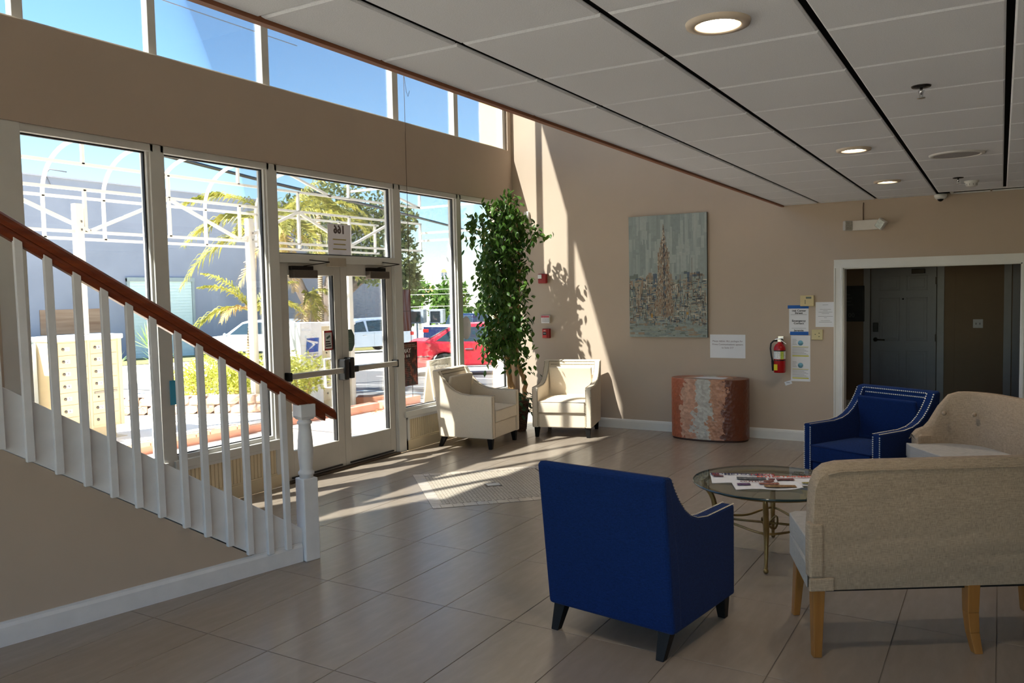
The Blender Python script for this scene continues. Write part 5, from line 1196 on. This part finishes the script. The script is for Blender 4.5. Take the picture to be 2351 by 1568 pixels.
dirr = V((.858, .513, 0))
for k, (s_, h, w_, lb) in enumerate(((-9.5, 3.7, 2.6, 'green tree beyond the pale van, seen through the right door'), (-5.6, 3.4, 2.4, 'green tree over the blue pickup, left of the white tower'), (-1.7, 4.3, 2.5, 'green tree below the white tower building'), (2.1, 3.9, 2.4, 'green tree behind the mullion right of the white tower'), (6.0, 4.2, 2.6, 'green tree glimpsed through the ficus leaves'))):
    p = D0 + dirr * s_
    tree(lb, p, [([(0, 0, 0), (0, 0, 2.2)], [.3, .2])], [(rnd.uniform(-w_, w_) * .6, rnd.uniform(-1, 1), 1.6 + rnd.uniform(0, h - .6), w_ * .55, 1.1) for _ in range(7)], HEDF, .5, 230, hg)
# warehouse -----------------------------------------------------------------------------
WH = NT('grey_stucco'); w1 = WH.noise(.5, detail=4); WHM = WH.fin(WH.ramp(w1, [(.3, s2l((138, 142, 156))), (.7, s2l((150, 154, 168)))]), .9); WH.bump(WH.noise(20, detail=2), .15, .02)
bw = thing('warehouse', 'long grey stucco warehouse across the lot', 'building')
MB().box(-46, -30, -30, 33, -2.5, 7.3).build('wall', WHM, bw)
RS = mat('shutter_green', (206, 222, 218), .6, var=.03)
sh = MB().box(-30.02, -29.96, 14.4, 17.9, -1.3, 2.75).build('shutter', RS, bw)
for k in range(26): MB().box(-29.96, -29.93, 14.42, 17.88, -1.2 + k * .15, -1.2 + k * .15 + .12).build('shutter_slat', RS, sh)
q = MB(); q.box(-30.02, -29.9, 14.25, 14.4, -1.3, 2.9); q.box(-30.02, -29.9, 17.9, 18.05, -1.3, 2.9); q.box(-30.02, -29.86, 14.25, 18.05, 2.75, 2.95); q.build('shutter_frame', mat('shutter_frame', (150, 160, 160), .6), bw)
MB().box(-30.02, -29.97, 10.1, 13.0, .4, 1.5).build('plywood_panel', wood('weathered_plywood', (136, 104, 82), (176, 148, 124), .9, 3., 'y'), bw)
MB().box(-30.3, -29.9, 9.0, 33, 7.3, 7.36).build('parapet_cap', mat('parapet', (176, 176, 186), .8), bw)
q = MB(); q.tube([(-29.9, 10.6, 7.35), (-29.7, 10.7, 7.6), (-29.6, 11.4, 7.55)], .03, 5); q.tube([(-29.95, 10.7, 7.3), (-29.9, 10.9, 6.8)], .02, 5); q.build('roof_antenna', GRY, bw)
ow = MB().box(-29.8, -26.5, 6.5, 9.4, -2.5, .3).build('utility_block', mat('block_grey', (176, 178, 176), .9)); tag(ow, 'low grey block standing in front of the warehouse plywood', 'wall')
# white tower building far away
tb_ = thing('tower_building', 'distant white building with a curved gable tower', 'building', (-82, 113, 0), math.atan2(.513, .858))
WB = mat('white_stucco', (196, 192, 186), .9, var=.02); OC = mat('ochre_stucco', (206, 164, 110), .9, var=.04); WD = mat('far_window', (110, 118, 128), .3)
q = MB(); q.prism([(-1.9, -6), (1.9, -6), (1.9, 6.8), (1.4, 6.9), (1.35, 7.4), (.7, 8.0), (.45, 8.8), (0, 9.1), (-.45, 8.8), (-.7, 8.0), (-1.35, 7.4), (-1.4, 6.9), (-1.9, 6.8)], 0, 5, 'xz'); q.build('gable_tower', WB, tb_)
MB().box(-7.5, 7.5, 1, 9, -6, 4.2).build('main_block', WB, tb_); MB().box(-7.8, -4.9, .6, 8, -6, 5.2).build('side_tower', WB, tb_); MB().box(-4.6, -1.9, .9, 1.0, 1.6, 3.5).build('ochre_band', OC, tb_)
for x in (-3.4,): MB().box(x - .08, x + .08, .85, .9, 1.6, 3.5).build('pilaster', WB, tb_)
for (x, z, w_, h) in ((-.3, 4.9, .4, .5), (.3, 4.9, .4, .5), (-.3, 5.6, .4, .6), (.3, 5.6, .4, .6), (-.3, 2.6, .4, .45), (.3, 2.6, .4, .45), (-.3, 3.2, .4, .45), (.3, 3.2, .4, .45)): MB().box(x - w_ / 2, x + w_ / 2, -.06, .02, z - h / 2, z + h / 2).build('window', WD, tb_)
q = MB(); q.prism([(.5 * math.cos(R(180) * k / 8), 6.0 + .6 * math.sin(R(180) * k / 8)) for k in range(9)], -.05, .02, 'xz'); q.build('arched_window', OC, tb_)
# trailers and fence line across the road
for (px_, lb) in (((-31.0, 38.1), 'dark fronted grey trailer left of the pair across the road'), ((-29.75, 38.8), 'dark fronted grey trailer right of the pair across the road')):
    t_ = thing('box_trailer', lb, 'trailer', (px_[0], px_[1], -.25), math.atan2(.513, .858), 'box trailers across the road')
    MB().box(-.5, .5, 0, 2.4, 0, 1.0).build('body', mat('trailer_grey', (168, 174, 180), .5), t_); MB().box(-.42, .28, -.03, 0, .08, .88).build('rear_door', mat('trailer_black', (36, 40, 48), .4), t_)
    q = MB(); q.tube([(-.5, .3, -.1), (-.4, .3, -.1)], .2, 10); q.build('wheel', BLACK, t_); MB().box(-.06, .06, .2, .3, -1.5, 0).build('jack_stand', mat('trailer_grey', (168, 174, 180), .5), t_)
# overhead wires
q = MB(); q.tube([(-5.3, -6, 4.34), (-6.44, -.69, 4.26), (-7.39, 2.24, 4.25), (-8.41, 7.46, 4.13), (-9.15, 11.67, 3.96), (-12, 27, 3.2)], .035, 6); o = q.build('power_cable', BLACK); tag(o, 'thick black overhead cable crossing behind the canopy frame', 'cable', 'overhead wires')
for (pts, lb) in (([(-4, -10, 8.0), (-6, -4, 8.15), (-8, 6, 8.6)], 'upper thin wire crossing the clerestory sky'), ([(-4, -12, 6.2), (-5, -6.3, 6.3), (-6, 2, 6.7)], 'lower thin wire at the left end of the clerestory')):
    q = MB(); q.tube(pts, .009, 5); o = q.build('overhead_wire', GRY); tag(o, lb, 'wire', 'overhead wires')
for k, z in enumerate((3.1, 2.35, 1.95, .95)):
    q = MB(); a = D0 - dirr * 12 + V((1.5, -2.5, 2.2 + z)); b_ = D0 + dirr * 10 + V((1.5, -2.5, 2.2 + z)); q.tube([a, a.lerp(b_, .5) - V((0, 0, .08)), b_], .025, 4); o = q.build('street_wire', mat('wire_pale', (200, 200, 196), .6)); tag(o, ('highest', 'second', 'third', 'lowest')[k] + ' pale street wire in front of the far trees', 'wire', 'street wires')
# cars --------------------------------------------------------------------------------------
TYRE = mat('tyre', (30, 30, 32), .8); RIM = mat('alloy_rim', (200, 202, 206), .25, .8); CGL = mat('car_glass', (44, 58, 66), .08, spec=.8, var=.1); LRED = mat('tail_red', (200, 30, 26), .3); LWH = mat('head_lamp', (226, 230, 234), .15)
def wheel(parent, x, y, r_, w_=.22):
    sgn = 1 if y > 0 else -1
    M_ = Matrix.Translation((x, y, r_)) @ Matrix.Rotation(R(90), 4, 'X')
    q_ = MB(); q_.lathe([(r_ * .68, -w_ / 2), (r_ * .94, -w_ / 2), (r_, -w_ / 2 + .04), (r_, w_ / 2 - .04), (r_ * .94, w_ / 2), (r_ * .68, w_ / 2)], 28, M_, True, 0, False); wo = q_.build('wheel', TYRE, parent)
    q_ = MB(); yf = y + sgn * (w_ / 2 - .015)
    q_.lathe([(r_ * .62, 0), (r_ * .70, -.0)], 28, Matrix.Translation((x, yf, r_)) @ Matrix.Rotation(R(90), 4, 'X'), True, 0, False)
    for k in range(10):
        a = k * R(36) + (R(6) if k % 2 else -R(6)); q_.bar((x + .05 * math.cos(a), yf, r_ + .05 * math.sin(a)), (x + r_ * .64 * math.cos(a), yf, r_ + r_ * .64 * math.sin(a)), .035, .02, (0, 1, 0))
    q_.tube([(x, yf - .02, r_), (x, yf + .02, r_)], .06, 10); q_.build('rim', RIM, wo)
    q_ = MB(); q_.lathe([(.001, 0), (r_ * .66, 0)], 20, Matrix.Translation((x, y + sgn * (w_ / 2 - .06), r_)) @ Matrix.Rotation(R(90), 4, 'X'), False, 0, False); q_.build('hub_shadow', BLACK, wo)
def car(name, label, cat, loc, rz_, paint, L, W, belt, roof, wb, wr, hood, deck, cabin, group='parked cars', bumper=.28, extra=None, windows=None):
    """cabin: list of (x,z) of the greenhouse outline front to back; hood/deck: outline points of the lower body front and rear"""
    c = thing(name, label, cat, loc, rz_, group); ax, bx_ = wb
    def arch(x): return [(x + wr * 1.18 * math.cos(R(180) * k / 8) * -1, wr + wr * 1.12 * math.sin(R(180) * k / 8) - .02) for k in range(9)]
    low = bumper
    outline = hood + deck + [(deck[-1][0], low)] + arch(bx_) + arch(ax) + [(hood[0][0], low)]
    q_ = MB(); q_.prism(outline, -W / 2, W / 2, 'xz'); q_.build('body', paint, c, .05, 3)
    def hw(z): return W / 2 - .06 - .17 * (z - belt) / (roof - belt)
    n_ = len(cabin); vs_ = [(x, -hw(z), z) for x, z in cabin] + [(x, hw(z), z) for x, z in cabin]
    q_ = MB(); q_.add(vs_, [tuple(range(n_)), tuple(range(2 * n_ - 1, n_ - 1, -1))] + [(i, n_ + i, n_ + (i + 1) % n_, (i + 1) % n_) for i in range(n_)]); q_.build('roof_cabin', paint, c, .04, 3)
    for poly in windows:
        for s_ in (-1, 1):
            q_ = MB(); q_.add([(x, s_ * (hw(z) + .006), z) for x, z in poly], [tuple(range(len(poly)))]); q_.build('side_window', CGL, c)
    (x0, z0), (x1, z1) = cabin[0], cabin[1]; e = .1
    def lerp(a, b_, t): return a + (b_ - a) * t
    for (A, B, nm) in ((cabin[0], cabin[1], 'windscreen'), (cabin[-1], cabin[-2], 'rear_window')):
        p0 = (lerp(A[0], B[0], .08), lerp(A[1], B[1], .08)); p1 = (lerp(A[0], B[0], .92), lerp(A[1], B[1], .92)); sg = 1 if nm == 'windscreen' else -1; nx_, nz_ = (B[1] - A[1]), abs(B[0] - A[0]); ln = math.hypot(nx_, nz_); ox, oz = sg * nx_ / ln * .008, nz_ / ln * .008
        q_ = MB(); q_.quad((p0[0] + ox, -hw(p0[1]) + .08, p0[1] + oz), (p0[0] + ox, hw(p0[1]) - .08, p0[1] + oz), (p1[0] + ox, hw(p1[1]) - .06, p1[1] + oz), (p1[0] + ox, -hw(p1[1]) + .06, p1[1] + oz)); q_.build(nm, CGL, c)
    for x in (ax, bx_):
        for s_ in (-1, 1): wheel(c, x, s_ * (W / 2 - .12), wr)
    hx, rx = hood[0][0], deck[-1][0]; hz = belt - .28
    for s_ in (-1, 1):
        MB().box(hx - .32, hx + .012, s_ * (W / 2 - .22) - .21, s_ * (W / 2 - .22) + .21 + (.016 if s_ > 0 else 0) - (.0 if s_ > 0 else .0), hz, hz + .13).build('headlamp', LWH, c, .02)
        MB().box(rx - .012, rx + .22, s_ * (W / 2 - .17) - .185, s_ * (W / 2 - .17) + .185, belt - .26, belt - .08).build('tail_lamp', LRED, c, .02)
        q_ = MB(); q_.sphere((cabin[0][0] - .15, s_ * (W / 2 + .1), belt + .06), .1, 10, 6, (.7, 1.1, .8)); q_.build('mirror', paint, c)
        for xh in (.35, -.75): MB().box(xh - .11, xh + .11, s_ * (W / 2) - .025, s_ * (W / 2) + .025, belt - .17, belt - .135).build('door_handle', CHROME, c, .01)
        q_ = MB(); q_.box(.88, .89, s_ * (W / 2) - .002, s_ * (W / 2) + .002, .35, belt - .02); q_.box(-.2, -.19, s_ * (W / 2) - .002, s_ * (W / 2) + .002, .35, belt - .02); q_.build('door_seam', BLACK, c)
    MB().box(hx - .02, hx + .015, -W * .28, W * .28, hz - .18, hz + .06).build('grille', BLACK, c, .02)
    if extra: extra(c, W)
    return c
RPAINT = mat('car_red', (196, 38, 56), .22, spec=.7, var=.02); SIL = mat('car_silver', (190, 196, 204), .25, .35, var=.02); PBL = mat('car_pale_blue', (178, 190, 206), .25, .35, var=.02); NVY = mat('car_navy', (30, 42, 78), .25, spec=.7, var=.02); BLKP = mat('car_black', (40, 44, 48), .25, spec=.7, var=.02)
h33 = math.atan2(.55, .835)
def at_wheel(px, py, dx, a): return (px - dx * math.cos(a), py - dx * math.sin(a))
def red_extra(c, W):
    for s_ in (-1, 1):
        MB().box(-1.05, 1.0, s_ * W / 2 - .01, s_ * W / 2 + .012, .27, .31).build('sill_trim', CHROME, c, .004); MB().box(-2.42, -1.85, s_ * W / 2 - .01, s_ * W / 2 + .01, .58, .6).build('bumper_trim', CHROME, c)
p = at_wheel(-7.6, 8.95, -1.42, h33)
car('red_sedan', 'bright red sedan parked behind the ficus, tail to the left', 'car', (p[0], p[1], gz(-7.0, 9.4)), h33, RPAINT, 4.9, 1.86, .93, 1.45, (1.42, -1.42), .335,
    [(2.42, .3), (2.44, .62), (2.3, .74), (1.3, .9), (.95, .95)], [(-1.6, .98), (-2.15, 1.02), (-2.42, .98), (-2.46, .7), (-2.42, .5)], [(1.1, .9), (.2, 1.40), (-.1, 1.45), (-.9, 1.44), (-1.3, 1.34), (-2.0, .96)], bumper=.24, extra=red_extra,
    windows=[[(.85, .95), (.2, 1.33), (-.05, 1.37), (-.1, .95)], [(-.18, .95), (-.13, 1.37), (-.85, 1.36), (-1.1, .96)], [(-1.16, .97), (-.95, 1.34), (-1.25, 1.28), (-1.65, 1.0)]])
hs = math.pi + h33 - R(8); p = at_wheel(-25.1, 16.0, 1.48, hs)
car('silver_suv', 'silver sport utility car parked in front of the warehouse', 'car', (p[0], p[1], gz(-24.4, 16.6)), hs, SIL, 5.05, 2.0, 1.08, 1.78, (1.48, -1.5), .38,
    [(2.5, .4), (2.52, .8), (2.4, .98), (1.3, 1.1), (1.1, 1.12)], [(-2.2, 1.15), (-2.45, 1.1), (-2.5, .6)], [(1.25, 1.06), (.4, 1.68), (.1, 1.76), (-1.6, 1.77), (-2.1, 1.7), (-2.42, 1.1)], bumper=.3,
    windows=[[(.95, 1.13), (.35, 1.6), (.0, 1.66), (-.05, 1.13)], [(-.15, 1.13), (-.1, 1.66), (-1.0, 1.66), (-1.0, 1.13)], [(-1.1, 1.13), (-1.1, 1.66), (-1.9, 1.62), (-2.15, 1.16)]])
hv = math.pi + h33 + R(38); p = at_wheel(-22.3, 20.9, .9, hv)
car('pale_minivan', 'pale blue minivan seen through the right entrance door', 'car', (p[0], p[1], gz(-21.6, 21.4)), hv, PBL, 5.1, 1.98, 1.05, 1.74, (1.5, -1.5), .34,
    [(2.5, .3), (2.52, .75), (2.35, .92), (1.75, 1.04), (1.5, 1.06)], [(-2.3, 1.1), (-2.5, 1.0), (-2.55, .5)], [(1.75, 1.02), (.8, 1.62), (.4, 1.71), (-1.8, 1.74), (-2.2, 1.68), (-2.45, 1.05)], bumper=.26,
    windows=[[(1.3, 1.08), (.7, 1.54), (.3, 1.6), (.2, 1.08)], [(.1, 1.08), (.15, 1.61), (-1.0, 1.64), (-1.0, 1.08)], [(-1.1, 1.08), (-1.1, 1.64), (-2.0, 1.62), (-2.25, 1.1)]])
def truck(label, loc, rz_, paint):
    def ex(c, W):
        MB().box(-2.88, -.9, -W / 2 + .06, W / 2 - .06, 1.28, 1.36).build('bed_cover', mat('bed_cover', (200, 208, 216), .4), c, .02); MB().box(-2.96, -2.9, -.55, .55, .7, 1.2).build('tailgate_panel', paint, c, .02); MB().box(-3.05, -2.9, -.8, .8, .48, .62).build('rear_bumper', CHROME, c, .02); MB().box(-2.985, -2.96, -.16, .16, .68, .8).build('licence_plate', PAPER, c)
    return car('pickup_truck', label, 'truck', loc, rz_, paint, 5.9, 2.0, 1.26, 1.93, (1.95, -1.65), .41, [(2.85, .45), (2.88, 1.0), (2.75, 1.18), (1.5, 1.28), (1.3, 1.3)], [(-.9, 1.3), (-2.88, 1.32), (-2.92, .8), (-2.9, .6)], [(1.45, 1.24), (.75, 1.85), (.5, 1.92), (-.55, 1.92), (-.75, 1.85), (-.95, 1.24)], bumper=.45, extra=ex, group='parked pickup trucks',
               windows=[[(1.1, 1.3), (.7, 1.78), (.45, 1.82), (.35, 1.3)], [(.25, 1.3), (.3, 1.82), (-.5, 1.82), (-.65, 1.3)]])
truck('navy blue pickup truck seen from its tailgate right of the doors', (-19.6, 27.9, gz(-19.6, 27.9)), R(92), NVY)
truck('black pickup truck parked beyond the navy pickup', (-22.5, 37.5, gz(-22.5, 37.5)), R(121), BLKP)
p = (-14.2, 33.5)
car('red_hatchback', 'red car with white roof glare behind the ficus branches', 'car', (p[0], p[1], gz(*p)), h33, RPAINT, 4.5, 1.8, 1.0, 1.6, (1.35, -1.35), .34, [(2.2, .3), (2.22, .7), (2.0, .88), (1.2, 1.0), (.9, 1.02)], [(-1.9, 1.05), (-2.2, .98), (-2.25, .5)], [(1.1, .98), (.3, 1.5), (0, 1.58), (-1.4, 1.6), (-1.8, 1.5), (-2.15, 1.0)],
    windows=[[(.8, 1.04), (.25, 1.45), (-.05, 1.5), (-.1, 1.04)], [(-.2, 1.04), (-.15, 1.5), (-1.0, 1.5), (-1.1, 1.04)]])
